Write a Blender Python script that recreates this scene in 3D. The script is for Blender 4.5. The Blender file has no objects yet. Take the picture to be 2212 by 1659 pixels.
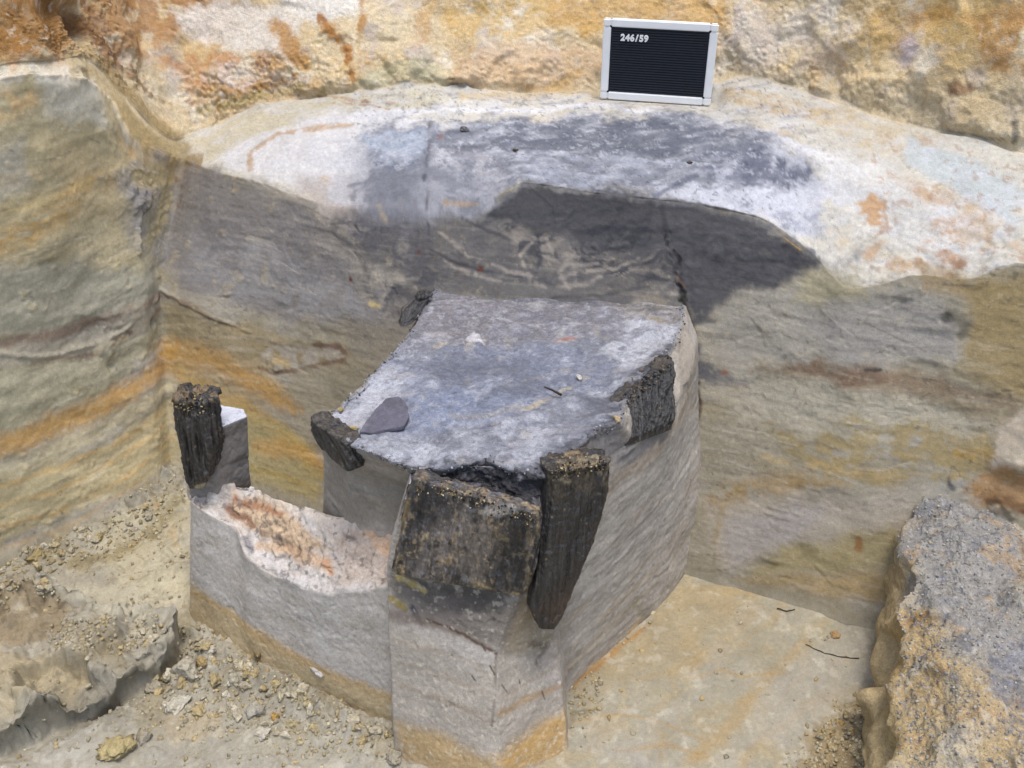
import bpy, math, random
import numpy as np

# ---------------------------------------------------------------- camera, light
SC = bpy.context.scene
COL = SC.collection
PITCH = math.radians(32.0)
EYE = 1.80                      # eye height above the pit floor
FPX = 2152.0                    # focal length in units of a 2212 px wide picture
cam_d = bpy.data.cameras.new('camera')
cam = bpy.data.objects.new('camera', cam_d)
COL.objects.link(cam)
cam.location = (0, 0, EYE)
cam.rotation_euler = (math.pi / 2 - PITCH, 0, 0)
cam_d.sensor_width = 36.0
cam_d.lens = 36.0 * FPX / 2212.0
cam_d.clip_start = 0.02
cam_d.clip_end = 200.0
SC.camera = cam

world = bpy.data.worlds.new('World')
SC.world = world
world.use_nodes = True
wn = world.node_tree
for n in list(wn.nodes):
    wn.nodes.remove(n)
sky = wn.nodes.new('ShaderNodeTexSky')
sky.sky_type = 'NISHITA'
sky.sun_disc = False
SUN_EL, SUN_ROT = math.radians(79), math.radians(160)
sky.sun_elevation = SUN_EL
sky.sun_rotation = SUN_ROT
sky.air_density = 1.0
sky.dust_density = 3.0
bg = wn.nodes.new('ShaderNodeBackground')
bg.inputs['Strength'].default_value = 0.125
wo = wn.nodes.new('ShaderNodeOutputWorld')
wn.links.new(sky.outputs[0], bg.inputs[0])
wn.links.new(bg.outputs[0], wo.inputs[0])

sun_d = bpy.data.lights.new('sun', 'SUN')
sun_d.energy = 1.5
sun_d.angle = math.radians(22)
sun_d.color = (1.0, 0.96, 0.9)
sun = bpy.data.objects.new('sun', sun_d)
COL.objects.link(sun)
sun.location = (0, 0, 6)
# pointing down from the sky's sun direction (rotation measured from +Y clockwise)
sdir = np.array([math.sin(SUN_ROT) * math.cos(SUN_EL), math.cos(SUN_ROT) * math.cos(SUN_EL), math.sin(SUN_EL)])
from mathutils import Vector, Euler, Matrix
sun.rotation_euler = Vector(sdir).to_track_quat('Z', 'Y').to_euler()

SC.view_settings.view_transform = 'Standard'
SC.view_settings.look = 'None'
SC.view_settings.exposure = 0.77
SC.view_settings.gamma = 1.0
SC.view_settings.use_curve_mapping = False
SC.render.engine = 'CYCLES'

rng = np.random.default_rng(7)
random.seed(7)

# ---------------------------------------------------------------- measuring helpers
cp_, sp_ = math.cos(PITCH), math.sin(PITCH)


def ray(px, py):
    u, v = (px - 1106.0) / FPX, (829.5 - py) / FPX
    return np.array([u, cp_ + v * sp_, -sp_ + v * cp_])


def atY(px, py, Y):
    r = ray(px, py)
    return r * (Y / r[1]) + np.array([0, 0, EYE])


def atZ(px, py, z):
    r = ray(px, py)
    return r * ((z - EYE) / r[2]) + np.array([0, 0, EYE])


def proj(P):
    Q = P - np.array([0, 0, EYE])
    d = Q[..., 1] * cp_ - Q[..., 2] * sp_
    d = np.maximum(d, 0.05)
    return np.stack([1106 + FPX * Q[..., 0] / d, 829.5 - FPX * (Q[..., 1] * sp_ + Q[..., 2] * cp_) / d], -1)


def lin(c):
    c = np.asarray(c, float) / 255.0
    return np.where(c <= 0.04045, c / 12.92, ((c + 0.055) / 1.055) ** 2.4)


# ---------------------------------------------------------------- noise
_T = [rng.random((32, 32, 32)).astype(np.float32) for _ in range(4)]
_A = 0.62
_RX = np.array([[math.cos(_A), -math.sin(_A), 0], [math.sin(_A), math.cos(_A), 0], [0, 0, 1]]) @ \
    np.array([[1, 0, 0], [0, math.cos(0.8), -math.sin(0.8)], [0, math.sin(0.8), math.cos(0.8)]])
_RX = _RX.astype(np.float32)


def vn(P, seed=0):
    P = P.astype(np.float32)
    i = np.floor(P).astype(np.int32)
    f = P - i
    f = f * f * (3 - 2 * f)
    T = _T[seed % 4].ravel()
    o = seed * 7
    x0 = (i[:, 0] + o) & 31; y0 = (i[:, 1] + 3 * o) & 31; z0 = (i[:, 2] + 5 * o) & 31
    x1 = ((x0 + 1) & 31) << 10; y1 = ((y0 + 1) & 31) << 5; z1 = (z0 + 1) & 31
    x0 = x0 << 10; y0 = y0 << 5
    fx, fy, fz = f[:, 0], f[:, 1], f[:, 2]
    a = T[x0 + y0 + z0]; a += (T[x1 + y0 + z0] - a) * fx
    b = T[x0 + y1 + z0]; b += (T[x1 + y1 + z0] - b) * fx
    c = T[x0 + y0 + z1]; c += (T[x1 + y0 + z1] - c) * fx
    d = T[x0 + y1 + z1]; d += (T[x1 + y1 + z1] - d) * fx
    a += (b - a) * fy
    c += (d - c) * fy
    a += (c - a) * fz
    return a * 2 - 1


def fbm(P, freq=1.0, oct=4, seed=0, gain=0.5, stretch=None, ridge=False):
    Q = np.asarray(P, np.float32)
    if stretch is not None:
        Q = Q * np.asarray(stretch, np.float32)
    Q = Q * np.float32(freq) + np.float32(seed * 3.37)
    s = np.zeros(len(Q), np.float32); a = 1.0; t = 0.0
    for k in range(oct):
        n = vn(Q, seed + k)
        if ridge:
            n = 1 - 2 * np.abs(n)
        s += a * n; t += a
        a *= gain
        Q = (Q @ _RX) * np.float32(2.03) + np.float32(1.7)
    return s / t * 1.6


def facets(P, count, a, g, seed, stretch=(1, 1, 1), sharp=2.2):
    """relief of many single cuts: each spot of the surface keeps its own slightly tilted plane"""
    r = np.random.default_rng(seed)
    st = np.asarray(stretch, np.float32)
    S_ = P[r.choice(len(P), count)].astype(np.float32)
    A_ = r.normal(size=count).astype(np.float32) * a
    G_ = (r.normal(size=(count, 3)) * g).astype(np.float32)
    out = np.empty(len(P), np.float32)
    Ss = S_ * st
    s2 = (Ss ** 2).sum(1)
    Q = P.astype(np.float32)
    for i in range(0, len(P), 40000):
        q = Q[i:i + 40000]; qs = q * st
        d = (qs ** 2).sum(1)[:, None] + s2[None] - 2 * qs @ Ss.T
        k = np.argpartition(d, 4, axis=1)[:, :4]
        dk = np.sqrt(np.maximum(np.take_along_axis(d, k, 1), 0))
        h = A_[k] + ((q[:, None] - S_[k]) * G_[k]).sum(2)
        dk += 1e-4
        w = (dk.min(1, keepdims=True) / dk) ** (sharp * 4)
        out[i:i + 40000] = (h * w).sum(1) / w.sum(1)
    return out


def ss(a, b, x):
    t = np.clip((x - a) / (b - a + 1e-12), 0, 1)
    return t * t * (3 - 2 * t)


# ---------------------------------------------------------------- painting soil colours on the surface itself
class Skin:
    """Colours of a surface: stains and strata laid on its points in space."""

    def __init__(s, P, N, k=1.0, front=True):
        s.P = P.astype(np.float32); s.n = len(P)
        s.C = np.zeros((s.n, 3), np.float32)
        s.k = np.float32(k)
        s.kv = None          # colour factor by slope, offsetting the light each slope gets
        s.gate = None        # limits where paint goes
        s.px = proj(P)
        s.ok = np.ones(s.n, bool)
        if front:
            V = np.array([0, 0, EYE]) - P
            s.ok = (N * V).sum(1) > 0
        s.idx = np.nonzero(s.ok)[0][::3]
        s.w1 = np.stack([fbm(P, 14, 2, 1), fbm(P, 14, 2, 2), fbm(P, 14, 2, 3)], 1)
        s.w2 = np.stack([fbm(P, 75, 3, 4), fbm(P, 75, 3, 5), fbm(P, 75, 3, 6)], 1)
        s.grain = fbm(P, 210, 2, 8)

    def col(s, c, sel=slice(None)):
        c = lin(c).astype(np.float32)
        c = c * 0.91 + 0.09 * np.float32(c @ np.array([0.25, 0.62, 0.13], np.float32))
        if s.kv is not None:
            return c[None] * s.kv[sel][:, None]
        return c * s.k

    def fill(s, c):
        s.C[:] = s.col(c)

    def pick(s, pts):
        out = []
        q = s.px[s.idx]
        for p in pts:
            j = np.argmin((q[:, 0] - p[0]) ** 2 + (q[:, 1] - p[1]) ** 2)
            out.append(s.P[s.idx[j]])
        return np.array(out, np.float32)

    def mix(s, m, c, sel=None):
        if sel is None:
            c = s.col(c)
            if s.gate is not None: m = m * s.gate
            s.C += (c - s.C) * m[:, None]
        else:
            c = s.col(c, sel)
            if s.gate is not None: m = m * s.gate[sel]
            s.C[sel] += (c - s.C[sel]) * m[:, None]

    def stroke(s, pts, w, c, a=1.0, soft=0.5, wob=0.6, fine=0.35, brk=0.0, bseed=11, bfreq=40, bst=None):
        """a stain along a line; w = half width (mm)"""
        W = s.pick(pts)
        n = len(W)
        w = np.broadcast_to(np.asarray(w, float), (n,)) / 1000.0
        wm = w.max() * (1.6 + wob + fine)
        lo, hi = W.min(0) - wm * 1.5, W.max(0) + wm * 1.5
        sel = np.nonzero(((s.P > lo) & (s.P < hi)).all(1))[0]
        if len(sel) == 0:
            return
        ww = float(w.mean())
        Q = s.P[sel] + s.w1[sel] * (wob * ww) + s.w2[sel] * (fine * ww)
        best = np.full(len(sel), 1e9, np.float32)
        if n == 1:
            best = np.linalg.norm(Q - W[0], axis=1) / w[0]
        for i in range(n - 1):
            A, B = W[i], W[i + 1]
            D = B - A; L = float(D @ D) + 1e-12
            t = np.clip(((Q - A) @ D) / L, 0, 1)
            d = np.linalg.norm(Q - (A + t[:, None] * D), axis=1) / (w[i] + (w[i + 1] - w[i]) * t + 1e-6)
            best = np.minimum(best, d)
        m = ss(1 + soft, 1 - soft, best)
        if brk > 0:
            b = fbm(s.P[sel], bfreq, 3, bseed, stretch=bst)
            m = m * ss(brk - 0.35, brk + 0.25, b + 0.45)
        s.mix(m * a, c, sel)

    def poly(s, pts, c, a=1.0, soft=12.0, wob=14.0, fine=6.0, brk=0.0, bseed=12, bfreq=30, bst=None, swirl=0.0):
        """a stained area; its outline is carried to the surface and measured there in its mean plane (mm)"""
        W = s.pick(pts)
        cen = W.mean(0)
        _, _, vt = np.linalg.svd(W - cen, full_matrices=False)
        e = vt[:2].T.astype(np.float32)
        so, wo_, fi = soft / 1000, wob / 1000, fine / 1000
        pad = so + wo_ * 1.2 + fi
        lo, hi = W.min(0) - pad - 0.02, W.max(0) + pad + 0.02
        sel = np.nonzero(((s.P > lo) & (s.P < hi)).all(1))[0]
        if len(sel) == 0:
            return
        Q = (s.P[sel] + s.w1[sel] * wo_ + s.w2[sel] * fi - cen) @ e
        R = (W - cen) @ e
        inside = np.zeros(len(sel), bool)
        dist = np.full(len(sel), 1e9, np.float32)
        n = len(R)
        for i in range(n):
            A, B = R[i], R[(i + 1) % n]
            D = B - A; L = float(D @ D) + 1e-12
            t = np.clip(((Q - A) @ D) / L, 0, 1)
            dist = np.minimum(dist, np.linalg.norm(Q - (A + t[:, None] * D), axis=1))
            cr = ((A[1] > Q[:, 1]) != (B[1] > Q[:, 1])) & \
                 (Q[:, 0] < (B[0] - A[0]) * (Q[:, 1] - A[1]) / (B[1] - A[1] + 1e-12) + A[0])
            inside ^= cr
        sd = np.where(inside, dist, -dist)
        m = ss(-so, so, sd)
        if brk > 0:
            b = fbm(s.P[sel] + s.w1[sel] * swirl, bfreq, 4, bseed, stretch=bst)
            m = m * ss(brk - 0.35, brk + 0.25, b + 0.45)
        s.mix(m * a, c, sel)

    def mottle(s, c, freq, lo, hi, a=1.0, seed=20, stretch=None, oct=4, where=None, gain=0.5):
        m = ss(lo, hi, fbm(s.P + s.w2 * (0.12 / freq), freq, oct, seed, stretch=stretch, gain=gain)) * a
        if where is not None:
            m = m * where
        s.mix(m, c)

    def shade(s, amt, freq, seed=30, stretch=None, oct=4):
        s.C *= (1 + amt * fbm(s.P, freq, oct, seed, stretch=stretch))[:, None]


# ---------------------------------------------------------------- meshes
def pchip(x, Y, xq):
    h = np.diff(x); d = np.diff(Y, axis=0) / h[:, None]
    m = np.zeros_like(Y)
    if len(x) == 2:
        m[:] = d[0]
    else:
        w1 = 2 * h[1:] + h[:-1]; w2 = h[1:] + 2 * h[:-1]
        s = (np.sign(d[1:]) * np.sign(d[:-1])) > 0
        with np.errstate(divide='ignore', invalid='ignore'):
            mm = (w1 + w2)[:, None] / (w1[:, None] / d[:-1] + w2[:, None] / d[1:])
        m[1:-1] = np.where(s, mm, 0)
        m[0] = d[0]; m[-1] = d[-1]
    i = np.clip(np.searchsorted(x, xq, side='right') - 1, 0, len(x) - 2)
    t = ((xq - x[i]) / h[i])[:, None]; hh = h[i][:, None]
    return ((1 + 2 * t) * (1 - t) ** 2) * Y[i] + t * (1 - t) ** 2 * hh * m[i] + \
        t * t * (3 - 2 * t) * Y[i + 1] + t * t * (t - 1) * hh * m[i + 1]


def sample_loft(K, nu, nvs, closed=False, smooth_u=True):
    """K[col,row,3] -> dense grid; columns blended smoothly, rows straight. nvs: samples per row segment"""
    K = np.asarray(K, float)
    if closed:
        K = np.concatenate([K, K[:1]], 0)
    mid = K.mean(1)
    x = np.concatenate([[0], np.cumsum(np.linalg.norm(np.diff(mid, axis=0), axis=1) + 1e-4)])
    xq = np.linspace(0, x[-1], nu, endpoint=not closed)
    R = []
    for r in range(K.shape[1]):
        if smooth_u:
            R.append(pchip(x, K[:, r], xq))
        else:
            R.append(np.stack([np.interp(xq, x, K[:, r, c]) for c in range(3)], 1))
    R = np.stack(R, 1)
    out = []; rowid = []
    for s, n in enumerate(nvs):
        t = np.linspace(0, 1, n, endpoint=False)
        out.append(R[:, s:s + 1] * (1 - t)[None, :, None] + R[:, s + 1:s + 2] * t[None, :, None])
        rowid.append(s + t)
    out.append(R[:, -1:]); rowid.append(np.array([len(nvs)]))
    return np.concatenate(out, 1), np.concatenate(rowid)


def smooth_grid(G, n, axis, closed=False):
    for _ in range(n):
        H = G.copy()
        if axis == 1:
            H[:, 1:-1] = 0.25 * G[:, :-2] + 0.5 * G[:, 1:-1] + 0.25 * G[:, 2:]
        elif closed:
            H = 0.25 * np.roll(G, 1, 0) + 0.5 * G + 0.25 * np.roll(G, -1, 0)
        else:
            H[1:-1] = 0.25 * G[:-2] + 0.5 * G[1:-1] + 0.25 * G[2:]
        G = H
    return G


def grid_normals(G, closed=False):
    if closed:
        du = np.roll(G, -1, 0) - np.roll(G, 1, 0)
    else:
        du = np.gradient(G, axis=0)
    dv = np.gradient(G, axis=1)
    N = np.cross(du, dv)
    N /= np.linalg.norm(N, axis=2, keepdims=True) + 1e-9
    return N


def grid_faces(nu, nv, closed=False):
    i = np.arange(nu if closed else nu - 1)
    j = np.arange(nv - 1)
    I, J = np.meshgrid(i, j, indexing='ij')
    I2 = (I + 1) % nu
    return np.stack([I * nv + J, I2 * nv + J, I2 * nv + J + 1, I * nv + J + 1], -1).reshape(-1, 4)


def mesh_np(name, V, F, mat, colors=None, smooth=True):
    me = bpy.data.meshes.new(name)
    V = np.ascontiguousarray(V, np.float32).reshape(-1, 3)
    F = np.ascontiguousarray(F, np.int32)
    k = F.shape[1]
    me.vertices.add(len(V)); me.vertices.foreach_set('co', V.ravel())
    me.loops.add(F.size); me.loops.foreach_set('vertex_index', F.ravel())
    me.polygons.add(len(F))
    me.polygons.foreach_set('loop_start', np.arange(0, F.size, k, dtype=np.int32))
    me.polygons.foreach_set('loop_total', np.full(len(F), k, np.int32))
    me.polygons.foreach_set('use_smooth', np.full(len(F), smooth, bool))
    me.update(calc_edges=True)
    me.validate()
    if colors is not None:
        a = me.color_attributes.new('soil', 'FLOAT_COLOR', 'POINT')
        c = np.ones((len(V), 4), np.float32); c[:, :3] = np.clip(colors, 0.004, 0.92)
        a.data.foreach_set('color', c.ravel())
    me.materials.append(mat)
    return me


def link(name, me, parent=None, kind=None, label=None, cat=None, group=None, loc=None):
    o = bpy.data.objects.new(name, me)
    COL.objects.link(o)
    if parent is not None:
        o.parent = parent
    if loc is not None:
        o.location = loc
    tag(o, kind, label, cat, group)
    return o


def tag(o, kind=None, label=None, cat=None, group=None):
    if kind: o['kind'] = kind
    if label: o['label'] = label
    if cat: o['category'] = cat
    if group: o['group'] = group


def empty(name, loc, label, cat, group=None):
    o = bpy.data.objects.new(name, None)
    COL.objects.link(o)
    o.location = loc
    o.empty_display_size = 0.05
    tag(o, None, label, cat, group)
    return o


# ---------------------------------------------------------------- materials
def soil_material(name, rough=0.9, spec=0.25, bump=0.5, grain=0.16, fine=420.0, speck=0.0, stretch=(1, 1, 1)):
    m = bpy.data.materials.new(name); m.use_nodes = True
    nt = m.node_tree; nd = nt.nodes; L = nt.links
    b = nd['Principled BSDF']
    at = nd.new('ShaderNodeAttribute'); at.attribute_name = 'soil'
    tc = nd.new('ShaderNodeTexCoord')
    mp = nd.new('ShaderNodeMapping'); mp.inputs['Scale'].default_value = stretch
    L.new(tc.outputs['Object'], mp.inputs['Vector'])

    def noise(scale, detail, rgh=0.6):
        n = nd.new('ShaderNodeTexNoise')
        n.inputs['Scale'].default_value = scale
        n.inputs['Detail'].default_value = detail
        n.inputs['Roughness'].default_value = rgh
        L.new(mp.outputs['Vector'], n.inputs['Vector'])
        return n
    n1 = noise(fine, 3.0, 0.7)
    n2 = noise(90.0, 4.0, 0.65)
    mr = nd.new('ShaderNodeMapRange')
    mr.inputs['From Min'].default_value = 0.3; mr.inputs['From Max'].default_value = 0.7
    mr.inputs['To Min'].default_value = 1 - grain; mr.inputs['To Max'].default_value = 1 + grain
    L.new(n1.outputs['Fac'], mr.inputs['Value'])
    mr2 = nd.new('ShaderNodeMapRange')
    mr2.inputs['From Min'].default_value = 0.3; mr2.inputs['From Max'].default_value = 0.7
    mr2.inputs['To Min'].default_value = 1 - grain * 0.7; mr2.inputs['To Max'].default_value = 1 + grain * 0.7
    L.new(n2.outputs['Fac'], mr2.inputs['Value'])
    mu = nd.new('ShaderNodeMath'); mu.operation = 'MULTIPLY'
    L.new(mr.outputs[0], mu.inputs[0]); L.new(mr2.outputs[0], mu.inputs[1])
    vm = nd.new('ShaderNodeVectorMath'); vm.operation = 'SCALE'
    L.new(at.outputs['Color'], vm.inputs[0]); L.new(mu.outputs[0], vm.inputs['Scale'])
    src = vm.outputs[0]
    if speck > 0:
        n3 = noise(260.0, 2.0, 0.5)
        r3 = nd.new('ShaderNodeMapRange')
        r3.inputs['From Min'].default_value = 0.33; r3.inputs['From Max'].default_value = 0.27
        r3.inputs['To Min'].default_value = 1.0; r3.inputs['To Max'].default_value = 1.0 - speck
        L.new(n3.outputs['Fac'], r3.inputs['Value'])
        v2 = nd.new('ShaderNodeVectorMath'); v2.operation = 'SCALE'
        L.new(src, v2.inputs[0]); L.new(r3.outputs[0], v2.inputs['Scale'])
        src = v2.outputs[0]
    L.new(src, b.inputs['Base Color'])
    b.inputs['Roughness'].default_value = rough
    b.inputs['Specular IOR Level'].default_value = spec
    ad = nd.new('ShaderNodeMath'); ad.operation = 'ADD'
    L.new(n1.outputs['Fac'], ad.inputs[0])
    m2 = nd.new('ShaderNodeMath'); m2.operation = 'MULTIPLY'; m2.inputs[1].default_value = 1.6
    L.new(n2.outputs['Fac'], m2.inputs[0]); L.new(m2.outputs[0], ad.inputs[1])
    bp = nd.new('ShaderNodeBump'); bp.inputs['Strength'].default_value = bump
    bp.inputs['Distance'].default_value = 0.003
    L.new(ad.outputs[0], bp.inputs['Height'])
    L.new(bp.outputs['Normal'], b.inputs['Normal'])
    return m


def plain_material(name, c, rough=0.5, spec=0.5, var=0.06, scale=60.0, bump=0.0):
    m = bpy.data.materials.new(name); m.use_nodes = True
    nt = m.node_tree; nd = nt.nodes; L = nt.links
    b = nd['Principled BSDF']
    tc = nd.new('ShaderNodeTexCoord')
    n = nd.new('ShaderNodeTexNoise'); n.inputs['Scale'].default_value = scale; n.inputs['Detail'].default_value = 5
    L.new(tc.outputs['Object'], n.inputs['Vector'])
    cr = nd.new('ShaderNodeValToRGB')
    c = np.asarray(c, float)
    cr.color_ramp.elements[0].position = 0.3; cr.color_ramp.elements[1].position = 0.7
    cr.color_ramp.elements[0].color = (*np.clip(c * (1 - var), 0, 1), 1)
    cr.color_ramp.elements[1].color = (*np.clip(c * (1 + var), 0, 1), 1)
    L.new(n.outputs['Fac'], cr.inputs[0]); L.new(cr.outputs[0], b.inputs['Base Color'])
    b.inputs['Roughness'].default_value = rough
    b.inputs['Specular IOR Level'].default_value = spec
    if bump:
        bp = nd.new('ShaderNodeBump'); bp.inputs['Strength'].default_value = bump; bp.inputs['Distance'].default_value = 0.002
        L.new(n.outputs['Fac'], bp.inputs['Height']); L.new(bp.outputs['Normal'], b.inputs['Normal'])
    return m


M_BANK = soil_material('weathered bank sand', 0.92, 0.2, 0.75, 0.2, 330)
M_LEDGE = soil_material('smoothed pale sand', 0.8, 0.3, 0.4, 0.16, 430, speck=0.35)
M_WALL = soil_material('trowelled layered sand', 0.74, 0.3, 0.4, 0.15, 420, speck=0.1)
M_FLOOR = soil_material('trampled sandy floor', 0.85, 0.25, 0.5, 0.14, 400, speck=0.1)
M_BLOCK = soil_material('dense grey sand', 0.8, 0.3, 0.4, 0.15, 420, speck=0.1)
M_TOP = soil_material('damp grey block sand', 0.6, 0.45, 0.9, 0.30, 420, speck=0.4)
M_CHAR = soil_material('charred wood', 0.36, 0.7, 1.0, 0.4, 300, stretch=(1, 1, 0.3))
M_CLOD = soil_material('clod sand', 0.95, 0.12, 1.0, 0.22, 260)

# ---------------------------------------------------------------- pit side: bank, ledge, cut wall as one rolling sheet
# rows: 0 bank top, 1 bank mid, 2 ledge back, 3 ledge mid, 4 brow, 5 under brow, 6 wall mid, 7 foot, 8 below floor
COLS = [
    # px,py,Y triplets
    [(0, -700, 2.9), (-10, 60, 2.245), (0, 140, 2.207), (0, 150, 2.203), (0, 166, 2.197), (0, 190, 2.19), (0, 680, 2.09), (0, 1190, 1.98), (0, 1270, 1.95)],
    [(120, -700, 3.0), (90, 60, 2.345), (100, 130, 2.307), (105, 142, 2.302), (110, 158, 2.296), (115, 180, 2.29), (110, 650, 2.19), (120, 1130, 2.08), (120, 1200, 2.05)],
    [(220, -700, 3.15), (165, 60, 2.515), (195, 130, 2.473), (205, 150, 2.466), (215, 185, 2.454), (225, 220, 2.44), (220, 610, 2.33), (260, 1060, 2.2), (260, 1130, 2.17)],
    [(330, -700, 3.2), (215, 65, 2.64), (262, 200, 2.56), (270, 225, 2.548), (283, 290, 2.522), (290, 350, 2.50), (302, 545, 2.44), (345, 1010, 2.3), (345, 1080, 2.27)],
    [(420, -700, 3.25), (310, 60, 2.86), (388, 300, 2.735), (394, 320, 2.722), (398, 340, 2.705), (392, 372, 2.69), (345, 625, 2.48), (378, 1000, 2.355), (378, 1070, 2.33)],
    [(450, -700, 3.25), (400, 60, 2.94), (440, 278, 2.80), (430, 305, 2.75), (418, 350, 2.67), (414, 366, 2.65), (395, 650, 2.45), (420, 1005, 2.34), (420, 1075, 2.31)],
    [(560, -700, 3.2), (540, 60, 2.92), (560, 226, 2.81), (545, 300, 2.69), (533, 385, 2.555), (531, 398, 2.54), (537, 680, 2.42), (545, 1040, 2.27), (545, 1110, 2.24)],
    [(720, -700, 3.2), (720, 40, 2.90), (730, 202, 2.79), (722, 310, 2.61), (720, 440, 2.45), (718, 462, 2.425), (706, 720, 2.33), (695, 1080, 2.19), (695, 1150, 2.16)],
    [(820, -700, 3.2), (820, 30, 2.89), (825, 192, 2.79), (825, 295, 2.61), (822, 425, 2.42), (818, 485, 2.37), (810, 760, 2.26), (800, 1120, 2.12), (800, 1190, 2.09)],
    [(920, -700, 3.2), (920, 30, 2.88), (925, 184, 2.78), (925, 285, 2.60), (920, 405, 2.40), (920, 490, 2.345), (908, 800, 2.20), (890, 1150, 2.08), (890, 1220, 2.05)],
    [(1040, -700, 3.2), (1040, 20, 2.87), (1040, 190, 2.77), (1040, 290, 2.58), (1040, 425, 2.345), (1040, 470, 2.315), (1040, 800, 2.17), (1040, 1180, 2.04), (1040, 1250, 2.01)],
    [(1140, -700, 3.2), (1140, 20, 2.87), (1140, 195, 2.76), (1140, 290, 2.56), (1133, 393, 2.335), (1133, 401, 2.33), (1140, 800, 2.165), (1140, 1200, 2.0), (1140, 1270, 1.97)],
    [(1300, -700, 3.2), (1300, 15, 2.88), (1300, 195, 2.76), (1300, 295, 2.54), (1290, 414, 2.31), (1290, 421, 2.305), (1300, 800, 2.15), (1300, 1210, 1.97), (1300, 1280, 1.94)],
    [(1430, -700, 3.2), (1430, 10, 2.88), (1430, 186, 2.76), (1430, 298, 2.52), (1430, 428, 2.295), (1430, 436, 2.29), (1430, 810, 2.14), (1430, 1220, 1.96), (1430, 1290, 1.93)],
    [(1510, -700, 3.2), (1510, 10, 2.88), (1510, 178, 2.76), (1510, 300, 2.49), (1505, 438, 2.272), (1505, 446, 2.267), (1497, 830, 2.12), (1490, 1230, 1.94), (1490, 1300, 1.91)],
    [(1620, -700, 3.15), (1620, 0, 2.82), (1615, 166, 2.73), (1640, 310, 2.40), (1625, 462, 2.21), (1625, 471, 2.205), (1620, 850, 2.07), (1620, 1255, 1.885), (1620, 1325, 1.86)],
    [(1750, -700, 3.1), (1750, 0, 2.72), (1740, 195, 2.63), (1770, 350, 2.32), (1755, 545, 2.125), (1755, 556, 2.12), (1760, 880, 2.0), (1760, 1290, 1.82), (1760, 1360, 1.79)],
    [(1850, -700, 3.0), (1860, 0, 2.62), (1850, 235, 2.51), (1860, 400, 2.25), (1835, 618, 2.06), (1835, 628, 2.055), (1840, 920, 1.95), (1870, 1330, 1.765), (1870, 1400, 1.73)],
    [(2000, -700, 2.9), (2000, 0, 2.5), (1990, 272, 2.40), (2010, 420, 2.2), (1990, 594, 2.03), (1990, 605, 2.02), (2000, 930, 1.92), (2040, 1350, 1.72), (2040, 1420, 1.69)],
    [(2110, -700, 2.8), (2110, 0, 2.42), (2105, 292, 2.31), (2110, 430, 2.16), (2090, 600, 1.99), (2090, 612, 1.985), (2100, 940, 1.88), (2150, 1390, 1.66), (2150, 1460, 1.63)],
    [(2215, -700, 2.7), (2215, 0, 2.35), (2215, 332, 2.24), (2215, 450, 2.11), (2210, 570, 1.965), (2210, 582, 1.96), (2205, 950, 1.84), (2260, 1400, 1.62), (2260, 1470, 1.59)],
]
K = np.array([[atY(*p) for p in c] for c in COLS])
K = np.concatenate([(K[:1] + np.array([-0.9, -0.95, 0])), (K[:1] + np.array([-0.25, -0.26, 0])), K,
                    (K[-1:] + np.array([0.25, -0.12, 0])), (K[-1:] + np.array([0.9, -0.5, 0]))], 0)
K[:, 1] += (K[:, 1] - K[:, 2]) * 0.45
K[:, 0] = K[:, 1] + np.array([0, 0.28, 0.42])
K[:, 0, 2] = np.maximum(K[:, 0, 2], 1.75)
NVS = [30, 90, 45, 52, 6, 115, 115, 8]
G, rowid = sample_loft(K, 1500, NVS)
# denser columns where the picture looks: resample u by arc length in view
G = smooth_grid(G, 5, 0)
bank_rows = rowid <= 2.0
Gs = smooth_grid(G, 4, 1)
G = Gs
nu, nv = G.shape[:2]
RID = np.broadcast_to(rowid[None], (nu, nv)).ravel()
N = grid_normals(G)
if (N.reshape(-1, 3) * (np.array([0, 0, EYE]) - G.reshape(-1, 3))).sum() < 0:
    N = -N
P = G.reshape(-1, 3); Nn = N.reshape(-1, 3)
wb = ss(2.12, 1.85, RID)                      # bank
wl = ss(1.9, 2.15, RID) * ss(4.1, 3.9, RID)   # ledge
ww = ss(4.0, 4.6, RID)                        # cut wall
scab = ss(0.5, 0.7, fbm(P, 26, 3, 55)) * (0.5 + 0.5 * fbm(P, 90, 2, 56))
lowl = ss(-0.45, -0.8, P[:, 0])               # the rough left wall
fct = facets(P[RID < 2.3], 300, 0.0045, 0.07, 5, sharp=2.0)
fb = np.zeros(len(P)); fb[RID < 2.3] = fct
fwl = facets(P[RID > 3.8], 420, 0.0012, 0.032, 6, stretch=(1, 1, 1.7), sharp=1.1)
fw = np.zeros(len(P)); fw[RID > 3.8] = fwl
h = wb * (0.013 * fbm(P, 6, 3, 40) + fb + 0.002 * fbm(P, 24, 4, 41) + 0.0018 * fbm(P, 80, 3, 42)) + ww * fw
crumbly = wb * ss(-0.05, 0.35, fbm(P, 6, 2, 57)) * (0.35 + 0.65 * ss(-0.2, -0.7, P[:, 0]))
h += crumbly * 0.006 * fbm(P, 120, 3, 58)
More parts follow.
